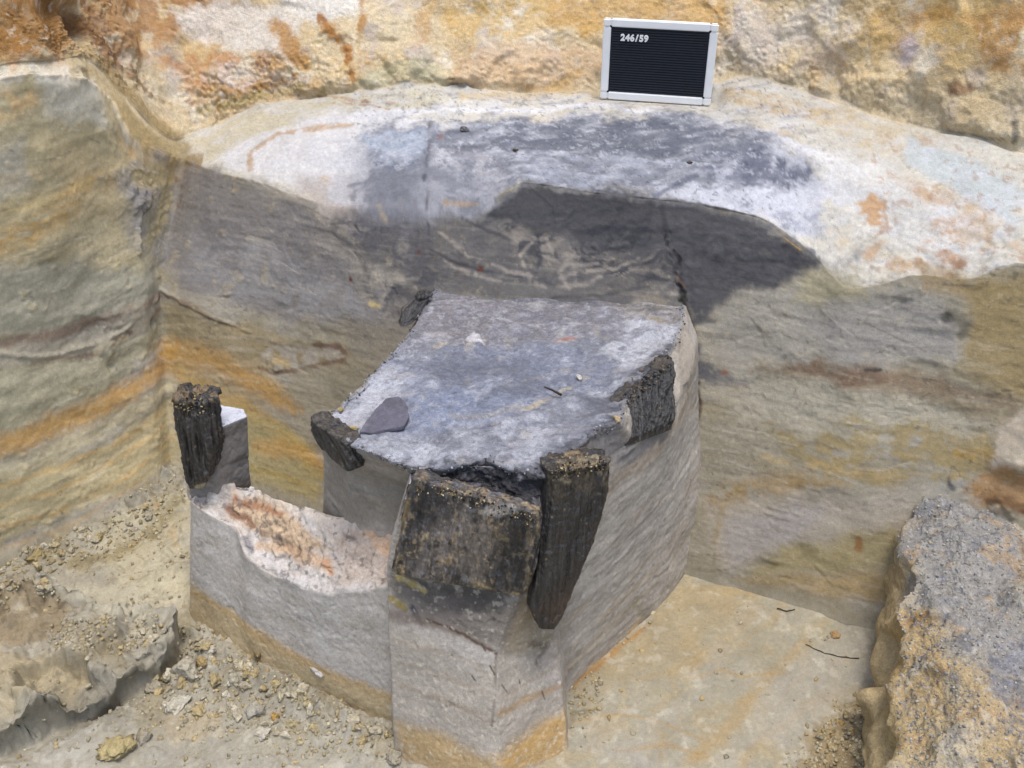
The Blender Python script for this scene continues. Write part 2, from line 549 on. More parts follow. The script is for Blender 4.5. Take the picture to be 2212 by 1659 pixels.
# the bank overhangs its foot a little, in places
foot = ss(1.55, 1.85, RID) * ss(2.02, 1.97, RID)
fn = fbm(P, 7, 3, 59)
h += foot * ss(-1.0, -0.85, P[:, 0]) * (0.024 * np.maximum(fn, -0.15) + 0.004 * fbm(P, 40, 3, 39) + 0.003 * fbm(P, 110, 2, 38)) * 1.0 - 0.014 * ss(0.06, 0.0, np.abs(RID - 2.0)) * ss(-0.2, 0.5, fn) * ss(-0.95, -0.85, P[:, 0])
h += wl * (0.007 * fbm(P, 5, 2, 43) + 0.0016 * fbm(P, 30, 3, 44) + 0.0006 * fbm(P, 150, 2, 45))
rwl = wl * ss(0.62, 0.85, P[:, 0]) * ss(2.5, 3.7, RID)
h += rwl * (0.006 * fbm(P, 26, 3, 60) + 0.004 * fbm(P, 70, 3, 61))
h += ww * (0.007 * fbm(P, 5, 3, 46) + 0.0022 * fbm(P, 20, 3, 47) + 0.0007 * fbm(P, 90, 3, 48) + (0.0018 * lowl + 0.0012) * scab)
# long strokes of the trowel, nearly level
h += ww * 0.0016 * fbm(P, 16, 3, 49, stretch=(0.5, 0.5, 2.6))
brow = ss(0.45, 0.0, np.abs(RID - 4.2))
h += brow * (0.004 * fbm(P, 40, 3, 62) + 0.002 * fbm(P, 120, 2, 63))
# stand free under the board
P = P + Nn * h[:, None]
Px = proj(P)


def dent(P, Px, c, r, depth, N):
    """push a hollow or swell a lump at a measured point; r in mm"""
    j = np.argmin((Px[:, 0] - c[0]) ** 2 + (Px[:, 1] - c[1]) ** 2)
    d = np.linalg.norm(P - P[j], axis=1) * 1000
    w = ss(r * 1.3, r * 0.3, d + r * 0.3 * fbm(P, 60, 2, 50)) if r < 60 else ss(r * 1.3, r * 0.2, d)
    P += N * (w * depth / 1000)[:, None]


# undercut recess in the upper left bank, and knobs
for c, r, dp in [((150, 45), 60, -60), ((165, 130), 40, 12), ((270, 85), 60, 20), ((720, 100), 50, -14), ((600, 130), 60, 14),
                 ((880, 130), 70, 20), ((1000, 165), 40, 18), ((1130, 150), 35, 14), ((1200, 60), 60, 14), ((1700, 140), 60, 16),
                 ((1900, 180), 60, 14), ((1270, 100), 40, -10), ((480, 150), 50, 14), ((430, 100), 60, -12), ((2060, 210), 60, 14),
                 ((560, 215), 30, 10), ((870, 175), 30, 12),
                 ((310, 430), 40, 14), ((240, 790), 16, -8), ((235, 750), 30, 8), ((330, 700), 14, -10), ((600, 790), 18, 6),
                 ((2040, 690), 14, -12), ((1960, 620), 30, 8), ((2150, 560), 30, 10), ((1890, 590), 40, -8), ((1790, 570), 30, -7),
                 ((2215, 980), 70, 40), ((2180, 1080), 40, 14), ((2060, 1040), 16, 12)]:
    dent(P, Px, c, r, dp, Nn)
# sharp grooves (cracks, cut edges)
def groove(P, Px, N, pts, w, depth, wob=0.5):
    q = []
    for c in pts:
        q.append(P[np.argmin((Px[:, 0] - c[0]) ** 2 + (Px[:, 1] - c[1]) ** 2)])
    q = np.array(q); best = np.full(len(P), 1e9)
    lo, hi = q.min(0) - 0.03, q.max(0) + 0.03
    sel = np.nonzero(((P > lo) & (P < hi)).all(1))[0]
    Q = P[sel] + 0.001 * w * wob * np.stack([fbm(P[sel], 50, 2, 51), fbm(P[sel], 50, 2, 52), fbm(P[sel], 50, 2, 53)], 1)
    best = np.full(len(sel), 1e9)
    for A, B in zip(q[:-1], q[1:]):
        D = B - A; t = np.clip(((Q - A) @ D) / (D @ D + 1e-12), 0, 1)
        best = np.minimum(best, np.linalg.norm(Q - (A + t[:, None] * D), axis=1) * 1000)
    P[sel] += N[sel] * (ss(w * 1.3, w * 0.2, best) * depth / 1000)[:, None]


groove(P, Px, Nn, [(925, 270), (918, 340), (922, 420), (925, 490)], 5, -4)
groove(P, Px, Nn, [(1443, 500), (1450, 545), (1462, 590)], 4, -3, 1.5)
groove(P, Px, Nn, [(1462, 590), (1472, 640), (1482, 690), (1495, 730)], 8, -7, 1.2)
groove(P, Px, Nn, [(1505, 830), (1502, 950), (1500, 1040)], 7, -6)
groove(P, Px, Nn, [(960, 318), (1020, 320), (1110, 322), (1250, 325), (1430, 347)], 4, -2)
groove(P, Px, Nn, [(345, 625), (400, 655), (470, 690), (540, 715)], 6, 6)
groove(P, Px, Nn, [(0, 765), (100, 770), (200, 745), (270, 710), (340, 640)], 7, 6)
groove(P, Px, Nn, [(290, 400), (300, 470), (300, 545)], 8, 8)

bx = np.array([math.cos(-0.22), math.sin(-0.22)]); by = np.array([-bx[1], bx[0]])
bd = P[:, :2] - np.array([0.3855, 2.69])
fp = ss(0.20, 0.155, np.abs(bd @ bx)) * ss(0.07, 0.03, np.abs(bd @ by))
P[:, 2] -= fp * np.maximum(P[:, 2] - 1.0165, 0)
S = Skin(P, Nn, 1.0)
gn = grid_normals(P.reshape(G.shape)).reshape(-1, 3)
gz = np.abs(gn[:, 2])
KB, KL, KW = 0.82, 0.70, 1.13      # colour factors of bank, ledge, wall, set against the light on each
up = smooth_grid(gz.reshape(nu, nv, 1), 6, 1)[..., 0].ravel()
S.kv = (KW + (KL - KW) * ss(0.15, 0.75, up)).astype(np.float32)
S.kv = (np.where(RID < 2.0, np.minimum(S.kv, KB * 1.05), S.kv) * (1 + 0.36 * ss(-0.88, -1.02, P[:, 0]) * ss(2.0, 2.6, RID))).astype(np.float32)   # the left wall's colours are scaled up further
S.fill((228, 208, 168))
# --- bank
wbk = wb.astype(np.float32)
S.mottle((212, 172, 106), 7, -0.1, 0.8, 0.75, 60, where=wbk)
S.mottle((236, 226, 205), 10, 0.0, 0.6, 0.8, 61, where=wbk)
S.mottle((200, 150, 86), 12, 0.3, 0.9, 0.6, 62, where=wbk)
S.mottle((226, 190, 122), 9, 0.1, 0.7, 0.6, 65, where=wbk, stretch=(1.4, 1, 0.6))
S.mottle((205, 190, 182), 16, 0.3, 0.8, 0.6, 63, where=wbk)
S.poly([(-100, -150), (430, -150), (520, 30), (330, 130), (250, 170), (150, 60), (110, 130), (-50, 130)], (180, 126, 66), 0.75, 34, 44, 20, brk=0.12)
S.poly([(-60, 0), (130, 0), (130, 100), (-60, 125)], (168, 118, 48), 0.8, 20, 20, 10)
S.stroke([(95, -20), (100, 30), (140, 60), (200, 60), (250, 130), (300, 180)], [30, 34, 30, 22, 16, 10], (124, 84, 42), 0.8, 0.8)  # shade of the undercut recess painted in dark brown
S.poly([(380, 20), (520, -10), (640, 40), (640, 130), (560, 110), (470, 80), (380, 70)], (240, 232, 220), 0.85, 18, 24, 12)
S.poly([(600, -60), (780, -60), (770, 30), (660, 45), (600, 20)], (242, 238, 230), 0.8, 18, 24, 10)
S.poly([(330, 110), (470, 100), (590, 130), (560, 190), (430, 190), (350, 150)], (205, 150, 95), 0.75, 20, 26, 14, brk=0.3)
S.poly([(440, 150), (600, 150), (680, 160), (620, 190), (480, 215)], (232, 220, 210), 0.6, 14, 22, 12, brk=0.4)
S.stroke([(600, 60), (640, 110), (660, 140)], [22, 26, 18], (196, 142, 62), 0.85, 0.5)
S.stroke([(690, 30), (720, 80), (750, 110), (760, 160)], [12, 16, 14, 10], (180, 120, 48), 0.9, 0.4)
S.stroke([(780, 0), (785, 60), (775, 95)], [12, 14, 10], (190, 135, 62), 0.8, 0.4)
S.stroke([(410, 215), (480, 200), (560, 190), (640, 165)], [14, 20, 18, 12], (172, 128, 55), 0.75, 0.6, brk=0.25)
S.stroke([(430, 240), (500, 220), (570, 205), (640, 185), (700, 190)], [12, 16, 14, 12, 10], (176, 160, 105), 0.7, 0.6)
S.poly([(760, 150), (900, 110), (980, 170), (900, 175), (780, 190)], (196, 188, 150), 0.7, 16, 20, 10)
S.poly([(950, -20), (1200, -20), (1280, 60), (1100, 110), (980, 60)], (226, 186, 108), 0.7, 26, 30, 14, brk=0.2)
S.poly([(1180, -30), (1560, -30), (1560, 50), (1300, 50), (1200, 70)], (218, 172, 96), 0.75, 24, 28, 12)
S.poly([(980, 120), (1300, 90), (1300, 190), (1000, 185)], (214, 178, 138), 0.6, 22, 26, 12)
S.stroke([(1050, 205), (1180, 185), (1290, 150)], [12, 16, 10], (206, 165, 88), 0.6, 0.8, brk=0.2)
S.poly([(1560, 60), (1800, 20), (1850, 150), (1700, 170), (1570, 140)], (208, 190, 172), 0.55, 30, 36, 14, brk=0.25)
S.poly([(1800, -40), (2230, -40), (2230, 120), (2000, 130), (1850, 60)], (205, 168, 98), 0.7, 30, 40, 16, brk=0.15)
S.poly([(2080, 40), (2230, 20), (2230, 190), (2130, 150)], (196, 140, 72), 0.65, 26, 30, 14, brk=0.2)
S.poly([(1760, 180), (2000, 150), (2230, 200), (2230, 320), (2000, 270), (1850, 225)], (200, 182, 146), 0.6, 24, 30, 14)
S.stroke([(1960, 100), (1950, 120)], [22, 18], (186, 172, 186), 0.7, 0.9)
S.stroke([(2060, 188), (2100, 198)], [18, 12], (158, 118, 82), 0.8, 0.5)
S.stroke([(1990, 40), (2050, 20)], [26, 18], (190, 140, 60), 0.7, 0.8)
S.poly([(150, 120), (230, 120), (330, 240), (410, 300), (400, 345), (330, 300), (240, 200)], (176, 150, 98), 0.8, 14, 16, 10)
S.stroke([(235, 120), (300, 190), (360, 215)], [16, 16, 8], (140, 104, 58), 0.7, 0.7, brk=0.1)
S.stroke([(200, 140), (240, 190)], [14, 12], (206, 196, 176), 0.7, 0.7)
S.mottle((160, 112, 60), 55, 0.45, 0.7, 0.45, 64, where=(wbk * crumbly).astype(np.float32))
S.mottle((240, 230, 212), 70, 0.45, 0.75, 0.35, 65, where=wbk)
# line where the bank meets the ledge
S.stroke([(400, 330), (470, 262), (560, 226), (650, 205), (760, 195)], 4, (120, 104, 62), 0.7, 0.6, brk=0.2)
S.stroke([(880, 180), (930, 178), (980, 172)], 5, (120, 104, 60), 0.7, 0.6)
S.stroke([(1570, 150), (1640, 172), (1750, 190), (1830, 215), (1900, 250)], 6, (122, 110, 76), 0.65, 0.8, brk=0.25)
S.stroke([(1930, 245), (2000, 268), (2080, 288), (2170, 305)], 4, (125, 112, 86), 0.7, 0.6)
S.stroke([(2190, 270), (2200, 300), (2190, 318)], [7, 8, 5], (96, 92, 84), 0.7, 0.5)
# --- ledge
lx = ss(-0.97, -0.86, P[:, 0])
wled = (ss(1.97, 2.08, RID) * ss(4.5, 4.0, RID) * (0.25 + 0.75 * lx)).astype(np.float32)
S.mix(wled, (214, 208, 192))
S.mottle((206, 184, 146), 11, 0.15, 0.7, 0.55, 66, where=wled, stretch=(1, 2, 2))
S.poly([(420, 300), (560, 235), (760, 205), (1000, 200), (1000, 232), (760, 245), (560, 300), (440, 345)], (212, 202, 172), 0.8, 14, 14, 8)
S.poly([(460, 345), (560, 290), (800, 235), (960, 262), (930, 330), (800, 340), (740, 430), (560, 390)], (229, 227, 226), 0.95, 18, 16, 8)
S.stroke([(540, 370), (545, 330), (600, 290), (690, 275), (760, 272)], [7, 9, 10, 12, 8], (198, 160, 110), 0.75, 0.7, brk=0.15)
S.stroke([(660, 285), (720, 278)], [7, 7], (190, 142, 72), 0.5, 0.8)
S.stroke([(760, 255), (950, 235), (1150, 238), (1300, 225), (1500, 250), (1700, 300), (1850, 380)], [16, 12, 12, 10, 12, 16, 20], (233, 232, 232), 0.9, 0.7)
S.stroke([(690, 210), (760, 215), (850, 222)], [5, 7, 5], (182, 132, 72), 0.8, 0.6, brk=0.3)
S.stroke([(720, 222), (800, 230), (840, 240)], [4, 4, 3], (176, 120, 62), 0.7, 0.6, brk=0.3)
S.stroke([(1000, 212), (1200, 198), (1290, 208)], [12, 20, 10], (206, 176, 116), 0.65, 0.9)
S.poly([(1560, 190), (1720, 215), (1860, 250), (1800, 270), (1620, 240), (1560, 225)], (204, 176, 122), 0.65, 14, 14, 8, brk=0.15)
S.poly([(1700, 230), (1900, 265), (2000, 300), (1980, 340), (1850, 320)], (208, 186, 146), 0.6, 18, 20, 8, brk=0.2)
S.poly([(1960, 300), (2080, 330), (2210, 420), (2210, 500), (2080, 430), (1960, 350)], (200, 208, 208), 0.85, 16, 18, 8)
S.poly([(1740, 330), (1900, 340), (2040, 440), (2160, 540), (2000, 560), (1860, 470)], (222, 220, 214), 0.7, 24, 20, 8)
S.stroke([(1880, 350), (1960, 400), (2030, 440), (2080, 480)], [8, 12, 14, 14], (196, 154, 108), 0.55, 0.8, brk=0.4)
S.poly([(1950, 380), (2100, 440), (2210, 520), (2210, 560), (2080, 520), (1980, 450)], (204, 168, 122), 0.5, 22, 24, 10, brk=0.42)
# charcoal-grey spread of the decayed timber
GREY = (124, 129, 143)
S.poly([(760, 330), (800, 290), (930, 262), (1080, 262), (1300, 250), (1480, 240), (1620, 280), (1760, 340), (1790, 390), (1760, 440), (1600, 460), (1430, 430), (1250, 410), (1130, 395), (1060, 450), (920, 490), (800, 480), (745, 430)], GREY, 0.92, 26, 30, 20)
S.poly([(960, 275), (1250, 255), (1480, 250), (1640, 300), (1440, 338), (1200, 318), (1060, 320)], (100, 105, 118), 0.8, 20, 24, 14, brk=0.02, bfreq=14, swirl=0.03, bst=(0.6, 1.6, 1.6))
S.poly([(1500, 330), (1640, 310), (1770, 350), (1740, 400), (1560, 390)], (94, 100, 118), 0.75, 22, 26, 16)
S.poly([(1120, 325), (1300, 328), (1480, 345), (1450, 380), (1250, 400), (1140, 385)], (182, 187, 200), 0.6, 14, 20, 12, brk=0.25, bfreq=16, swirl=0.04, bst=(0.5, 1.5, 1.5))
S.poly([(930, 310), (1060, 330), (1100, 400), (1040, 440), (930, 420)], (186, 185, 189), 0.7, 14, 14, 8, brk=0.15)
S.poly([(780, 300), (910, 280), (915, 330), (800, 330)], (178, 196, 216), 0.6, 14, 12, 8)
S.poly([(770, 340), (900, 330), (910, 420), (820, 400)], (118, 128, 146), 0.7, 18, 18, 10, brk=0.1)
S.poly([(1440, 400), (1560, 390), (1760, 420), (1780, 480), (1720, 500), (1600, 450), (1450, 425)], (214, 215, 224), 0.85, 22, 26, 16, brk=-0.05)
S.poly([(1490, 355), (1600, 330), (1560, 410), (1480, 420)], (210, 212, 222), 0.55, 12, 14, 8, brk=0.2)
S.poly([(1650, 450), (1780, 440), (1790, 520), (1720, 505)], (140, 146, 164), 0.7, 22, 24, 14, brk=0.15)
S.stroke([(1420, 425), (1470, 395), (1520, 370), (1560, 360)], [7, 9, 7, 4], (104, 108, 124), 0.8, 0.7)
S.stroke([(950, 320), (1020, 318), (1110, 320), (1250, 323), (1430, 345), (1560, 348)], 4.5, (112, 114, 124), 0.8, 0.7)
S.stroke([(960, 280), (1030, 290), (1090, 315)], 5, (100, 100, 108), 0.7, 0.8, brk=0.2)
S.stroke([(980, 330), (1060, 305), (1090, 310)], [12, 12, 6], (108, 110, 120), 0.6, 0.8)
S.mottle((222, 224, 232), 34, -0.2, 0.9, 0.4, 67, where=wled, stretch=(0.6, 1.4, 1.4))
gledge = (wled * ss(1900, 1700, S.px[:, 0]).astype(np.float32) * ss(700, 800, S.px[:, 0]).astype(np.float32)).astype(np.float32)
S.mottle((118, 122, 138), 40, 0.0, 0.9, 0.5, 68, where=gledge, stretch=(0.5, 1.6, 1.6))
S.mottle((70, 72, 84), 130, 0.62, 0.8, 0.6, 64, where=gledge)
S.mottle((216, 219, 228), 45, 0.15, 0.7, 0.5, 63, where=gledge, gain=0.85, oct=4)
S.mottle((92, 97, 112), 50, 0.2, 0.75, 0.5, 62, where=gledge, gain=0.85, oct=4)
S.stroke([(928, 265), (935, 290), (920, 330), (918, 370)], [10, 9, 8, 7], (98, 98, 108), 0.75, 0.8)
S.stroke([(955, 288), (950, 296)], [8, 7], (140, 100, 96), 0.7, 0.8)
# orange patches at the ledge's right lip
S.stroke([(1880, 445), (1890, 470)], [26, 18], (204, 156, 100), 0.85, 0.45, fine=0.6)
S.stroke([(1915, 440), (1925, 480), (1900, 500)], [10, 12, 8], (170, 124, 84), 0.7, 0.8, brk=0.25, bfreq=60)
S.stroke([(1905, 520), (1880, 555)], [10, 14], (196, 148, 92), 0.6, 0.6)
S.stroke([(2030, 500), (2060, 560)], [26, 22], (192, 142, 94), 0.7, 0.8, fine=0.7, brk=0.25)
S.stroke([(1930, 580), (1990, 570)], [12, 16], (200, 156, 104), 0.65, 0.8, fine=0.7, brk=0.12)
S.stroke([(1880, 530), (1830, 570), (1790, 580)], [12, 14, 10], (142, 138, 132), 0.6, 0.7, brk=0.35)
S.stroke([(2080, 570), (2050, 600)], [12, 10], (140, 102, 66), 0.7, 0.7, brk=0.2)
S.mottle((180, 140, 100), 60, 0.42, 0.62, 0.45, 69, where=wled * ss(1820, 1920, S.px[:, 0]).astype(np.float32))
# --- cut wall
wwl = ss(3.95, 4.5, RID).astype(np.float32)
S.mix(wwl, (146, 138, 118))
S.mottle((160, 154, 142), 6, -0.2, 0.6, 0.6, 70, where=wwl, stretch=(1, 1, 2.5))
S.mottle((150, 136, 102), 7, 0.1, 0.8, 0.45, 71, where=wwl, stretch=(1, 1, 3))
bst = (0.7, 0.7, 3.0)
# left wall
S.poly([(-120, 150), (100, 140), (230, 230), (290, 400), (300, 560), (345, 640), (150, 700), (-120, 760)], (164, 150, 112), 0.8, 30, 20, 10)
S.poly([(-100, 150), (140, 140), (150, 190), (80, 180), (-100, 210)], (224, 216, 202), 0.5, 16, 18, 10, brk=0.2)
S.poly([(90, 170), (220, 180), (230, 260), (110, 260)], (178, 174, 158), 0.8, 24, 24, 12)
S.poly([(-60, 300), (40, 300), (60, 400), (-60, 440)], (164, 160, 148), 0.6, 26, 24, 12)
S.poly([(120, 300), (280, 330), (280, 480), (140, 460)], (170, 152, 112), 0.6, 30, 24, 12)
S.poly([(-60, 180), (80, 175), (90, 240), (-60, 260)], (196, 162, 108), 0.7, 14, 18, 8, brk=0.25)
S.poly([(220, 190), (330, 290), (400, 340), (390, 420), (330, 420), (300, 330)], (158, 132, 78), 0.85, 14, 14, 8)
S.poly([(300, 400), (390, 400), (380, 500), (310, 540)], (160, 146, 108), 0.7, 16, 16, 8)
S.stroke([(255, 290), (290, 330), (310, 400)], [14, 18, 14], (176, 136, 72), 0.6, 0.9, brk=0.2)
S.stroke([(-50, 550), (60, 500), (160, 430), (250, 380)], [22, 30, 24, 16], (176, 138, 74), 0.65, 0.9, brk=0.15, bst=bst)
S.stroke([(-50, 480), (80, 440), (200, 400)], [16, 20, 12], (190, 165, 108), 0.5, 0.9, brk=0.25, bst=bst)
S.stroke([(-50, 400), (60, 380), (190, 370)], [16, 16, 12], (182, 160, 120), 0.4, 0.9, brk=0.2)
S.poly([(-100, 570), (150, 560), (330, 590), (345, 640), (200, 700), (-100, 740)], (146, 142, 124), 0.85, 24, 16, 8)
S.stroke([(-60, 745), (100, 722), (220, 690), (345, 640)], [16, 18, 16, 12], (122, 100, 84), 0.8, 0.7)
S.stroke([(-60, 800), (60, 785), (180, 770), (260, 730), (345, 665)], [9, 9, 8, 7, 6], (112, 84, 64), 0.75, 0.7, brk=0.12)
S.stroke([(-60, 780), (100, 750), (250, 700)], [8, 10, 10], (148, 138, 122), 0.5, 0.8)
S.poly([(-100, 800), (200, 770), (340, 690), (350, 730), (220, 850), (-100, 960)], (152, 146, 118), 0.8, 18, 14, 8)
S.stroke([(-80, 985), (60, 945), (180, 900), (280, 850), (350, 790), (375, 755)], [30, 30, 30, 28, 26, 22], (172, 132, 66), 0.85, 0.8, wob=0.35)
S.stroke([(-80, 1040), (60, 1000), (180, 950), (290, 890), (370, 830)], [22, 22, 20, 18, 16], (184, 172, 138), 0.85, 0.8, wob=0.4)
S.poly([(-100, 1050), (200, 970), (375, 860), (390, 1010), (250, 1070), (-100, 1220)], (172, 158, 118), 0.85, 16, 14, 8)
for off, a in [(0, .5), (45, .45), (95, .5), (140, .35)]:
    S.stroke([(-60, 1065 + off), (120, 1015 + off), (280, 945 + off * 0.8), (375, 880 + off * 0.7)], 7, (190, 148, 78), a, 0.9, brk=0.12, bst=bst, bseed=13 + off)
S.stroke([(160, 830), (200, 850)], [16, 18], (126, 118, 90), 0.6, 0.6)
S.stroke([(150, 132), (205, 155), (262, 215), (300, 275), (385, 318)], 26, (162, 142, 98), 0.85, 0.8)
S.stroke([(225, 200), (255, 270), (290, 390)], [22, 18, 14], (172, 154, 112), 0.6, 0.9)
# back-left wall
S.poly([(398, 350), (540, 400), (700, 470), (780, 560), (900, 660), (860, 720), (640, 690), (400, 640), (300, 540), (370, 440)], (128, 123, 120), 0.92, 24, 18, 8)
S.poly([(420, 500), (600, 520), (740, 600), (820, 700), (600, 660), (400, 600)], (144, 142, 142), 0.6, 30, 22, 8, brk=0.15)
S.poly([(720, 440), (900, 480), (940, 620), (840, 600), (760, 530)], (108, 105, 106), 0.8, 26, 20, 8)
S.stroke([(345, 640), (400, 660), (460, 690), (520, 715)], [8, 7, 6, 4], (108, 84, 68), 0.8, 0.6)
S.poly([(350, 650), (480, 690), (700, 740), (820, 800), (760, 830), (560, 790), (360, 740)], (142, 126, 92), 0.85, 20, 16, 10)
S.poly([(560, 760), (620, 740), (740, 760), (700, 810), (600, 800)], (168, 160, 148), 0.7, 12, 12, 8, brk=0.1)
S.stroke([(680, 745), (730, 755), (745, 770)], [7, 10, 6], (112, 86, 70), 0.85, 0.5)
S.stroke([(560, 790), (590, 810), (640, 800), (700, 790), (745, 775)], [6, 6, 6, 8, 6], (110, 82, 62), 0.85, 0.5)
S.stroke([(595, 780), (620, 790)], [12, 12], (178, 150, 82), 0.7, 0.6)
S.stroke([(375, 755), (450, 780), (560, 830), (640, 880)], [34, 38, 34, 20], (170, 130, 60), 0.85, 0.85, wob=0.35)
S.stroke([(390, 800), (470, 850), (560, 900), (640, 960), (690, 1010)], [26, 26, 24, 22, 20], (180, 145, 72), 0.75, 0.8)
S.poly([(640, 800), (830, 780), (900, 700), (880, 850), (720, 930), (640, 880)], (142, 134, 114), 0.75, 20, 16, 8)
S.poly([(730, 680), (880, 690), (840, 790), (760, 780)], (130, 122, 108), 0.75, 18, 16, 8)
S.poly([(480, 860), (560, 900), (680, 960), (690, 1080), (545, 1040)], (164, 148, 92), 0.7, 16, 14, 8)
S.stroke([(560, 960), (640, 970), (690, 990)], [16, 22, 16], (186, 140, 62), 0.6, 0.9)
S.stroke([(545, 1015), (620, 1035), (690, 1060)], 8, (160, 136, 68), 0.6, 0.9)
S.poly([(640, 380), (760, 380), (800, 450), (770, 500), (700, 470), (640, 425)], (190, 178, 168), 0.75, 26, 16, 8)
S.poly([(750, 380), (930, 360), (1090, 400), (1080, 440), (1000, 480), (930, 505), (830, 500), (770, 460)], (130, 133, 143), 0.9, 28, 22, 12)
S.poly([(900, 400), (1070, 390), (1090, 430), (990, 460), (920, 460)], (176, 177, 184), 0.7, 20, 18, 10, brk=0.15, bfreq=24, swirl=0.04)
S.poly([(760, 470), (930, 480), (1020, 500), (900, 560), (800, 540)], (108, 106, 110), 0.85, 28, 20, 10)
S.stroke([(960, 440), (1010, 448), (1030, 450)], [4, 5, 4], (186, 150, 96), 0.7, 0.7, brk=0.1)
S.stroke([(700, 380), (720, 400)], [10, 10], (212, 172, 120), 0.5, 0.8)
S.stroke([(820, 440), (830, 470)], [5, 8], (190, 170, 138), 0.6, 0.8)
for c0, c1 in [((850, 400), (900, 380)), ((940, 380), (1000, 400)), ((800, 430), (870, 440)), ((960, 420), (1050, 410)), ((1020, 440), (1060, 420))]:
    S.stroke([c0, ((c0[0] + c1[0]) / 2, (c0[1] + c1[1]) / 2 - 12), c1], 4, (120, 122, 132), 0.5, 0.9, brk=0.1)
S.stroke([(300, 380), (350, 375), (355, 430), (338, 485), (318, 530)], [24, 34, 30, 24, 14], (160, 144, 104), 0.9, 0.6)
S.stroke([(380, 385), (395, 410), (385, 450)], [6, 9, 6], (104, 84, 60), 0.7, 0.7, brk=0.1)
# dark charcoal band and swirls under the brow
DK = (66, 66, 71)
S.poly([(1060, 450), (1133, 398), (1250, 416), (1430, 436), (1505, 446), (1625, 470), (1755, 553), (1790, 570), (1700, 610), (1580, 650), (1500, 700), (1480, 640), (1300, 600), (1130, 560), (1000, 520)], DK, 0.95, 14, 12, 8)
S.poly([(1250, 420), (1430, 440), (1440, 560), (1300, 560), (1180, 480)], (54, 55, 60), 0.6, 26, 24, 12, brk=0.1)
S.poly([(930, 500), (1060, 480), (1180, 520), (1440, 540), (1460, 680), (1200, 650), (980, 630)], (150, 141, 128), 0.7, 26, 20, 10, brk=0.46, bfreq=17, swirl=0.09, bst=(0.8, 0.8, 2.2), bseed=21)
S.poly([(700, 500), (930, 520), (1000, 620), (880, 700), (780, 640)], (168, 158, 140), 0.6, 26, 20, 10, brk=0.42, bfreq=16, swirl=0.08, bst=(0.8, 0.8, 2.2), bseed=22)
S.poly([(1180, 440), (1700, 500), (1700, 580), (1520, 660), (1200, 560)], (92, 90, 92), 0.5, 26, 20, 10, brk=0.45, bfreq=20, swirl=0.07, bst=(0.7, 0.7, 2.6), bseed=23)
S.poly([(960, 520), (1440, 540), (1460, 640), (960, 620)], (62, 62, 68), 0.6, 26, 20, 10, brk=0.45, bfreq=22, swirl=0.08, bst=(0.7, 0.7, 2.6), bseed=24)
S.poly([(740, 470), (830, 480), (860, 520), (780, 530)], (100, 98, 102), 0.7, 16, 14, 8, brk=0.2)
S.poly([(900, 490), (1060, 470), (1130, 560), (1300, 600), (1470, 640), (1470, 700), (1200, 660), (980, 640), (880, 600)], (96, 93, 92), 0.85, 20, 16, 8)
S.poly([(840, 600), (960, 590), (930, 680), (870, 700), (830, 660)], (92, 90, 88), 0.75, 16, 14, 8, brk=0.15)
sw = [[(950, 500), (990, 530), (1010, 555), (1060, 560)], [(1180, 520), (1200, 545), (1250, 550)], [(1180, 560), (1240, 575), (1290, 570)],
      [(1210, 600), (1260, 590), (1330, 580), (1380, 560)], [(1060, 570), (1100, 590), (1160, 600)], [(960, 560), (1010, 590), (1080, 610)],
      [(1130, 570), (1150, 610), (1180, 620)], [(1200, 620), (1260, 612), (1300, 600)], [(1340, 630), (1400, 640), (1460, 640)],
      [(760, 560), (830, 590), (900, 600)], [(780, 600), (830, 620), (870, 610)], [(700, 500), (760, 540), (820, 560)],
      [(1240, 540), (1210, 590), (1230, 620)], [(1150, 530), (1120, 560)], [(640, 500), (700, 530), (740, 545)]]
for i, s_ in enumerate(sw):
    S.stroke(s_, [4, 6, 4, 3][:len(s_)], (158, 148, 136), 0.75, 0.9, brk=0.1, bseed=30 + i)
for i, s_ in enumerate([[(930, 540), (980, 570), (1050, 590), (1130, 600)], [(1160, 500), (1170, 560), (1150, 610)], [(1260, 500), (1330, 490), (1420, 500)],
                        [(1300, 540), (1380, 530), (1430, 520)], [(1190, 640), (1300, 640), (1400, 620)], [(640, 480), (720, 500), (760, 530)],
                        [(1540, 560), (1640, 560), (1720, 560)], [(1000, 470), (1060, 500), (1100, 520)]]):
    S.stroke(s_, [3, 5, 4, 3][:len(s_)], (60, 60, 66), 0.65, 0.9, bseed=50 + i)
S.stroke([(1370, 655), (1410, 650), (1440, 670)], [12, 14, 10], (150, 140, 122), 0.75, 0.7)
S.stroke([(918, 380), (922, 440), (925, 500)], [6, 6, 5], (78, 78, 86), 0.8, 0.8)
S.stroke([(1432, 440), (1440, 480), (1445, 520)], [6, 8, 6], (48, 49, 54), 0.6, 0.9, wob=1.0)
S.stroke([(1443, 510), (1452, 560), (1466, 610), (1476, 650), (1490, 700), (1500, 760)], [4, 6, 7, 11, 12, 8], (30, 30, 32), 0.9, 0.7, wob=1.3, fine=0.8)
S.stroke([(1460, 600), (1480, 620)], [4, 3], (120, 92, 70), 0.6, 0.7)
S.stroke([(1500, 700), (1520, 690), (1545, 690)], [8, 9, 5], (60, 62, 68), 0.7, 0.7)
S.stroke([(1500, 760), (1510, 800)], [16, 20], (84, 84, 90), 0.7, 0.8)
S.stroke([(1505, 810), (1550, 820), (1590, 830), (1640, 812)], [22, 20, 12, 4], (86, 86, 92), 0.85, 0.6)
S.stroke([(1590, 835), (1620, 840)], [16, 12], (104, 86, 76), 0.8, 0.6)
S.stroke([(1565, 808), (1570, 812)], [8, 6], (140, 92, 62), 0.8, 0.6)
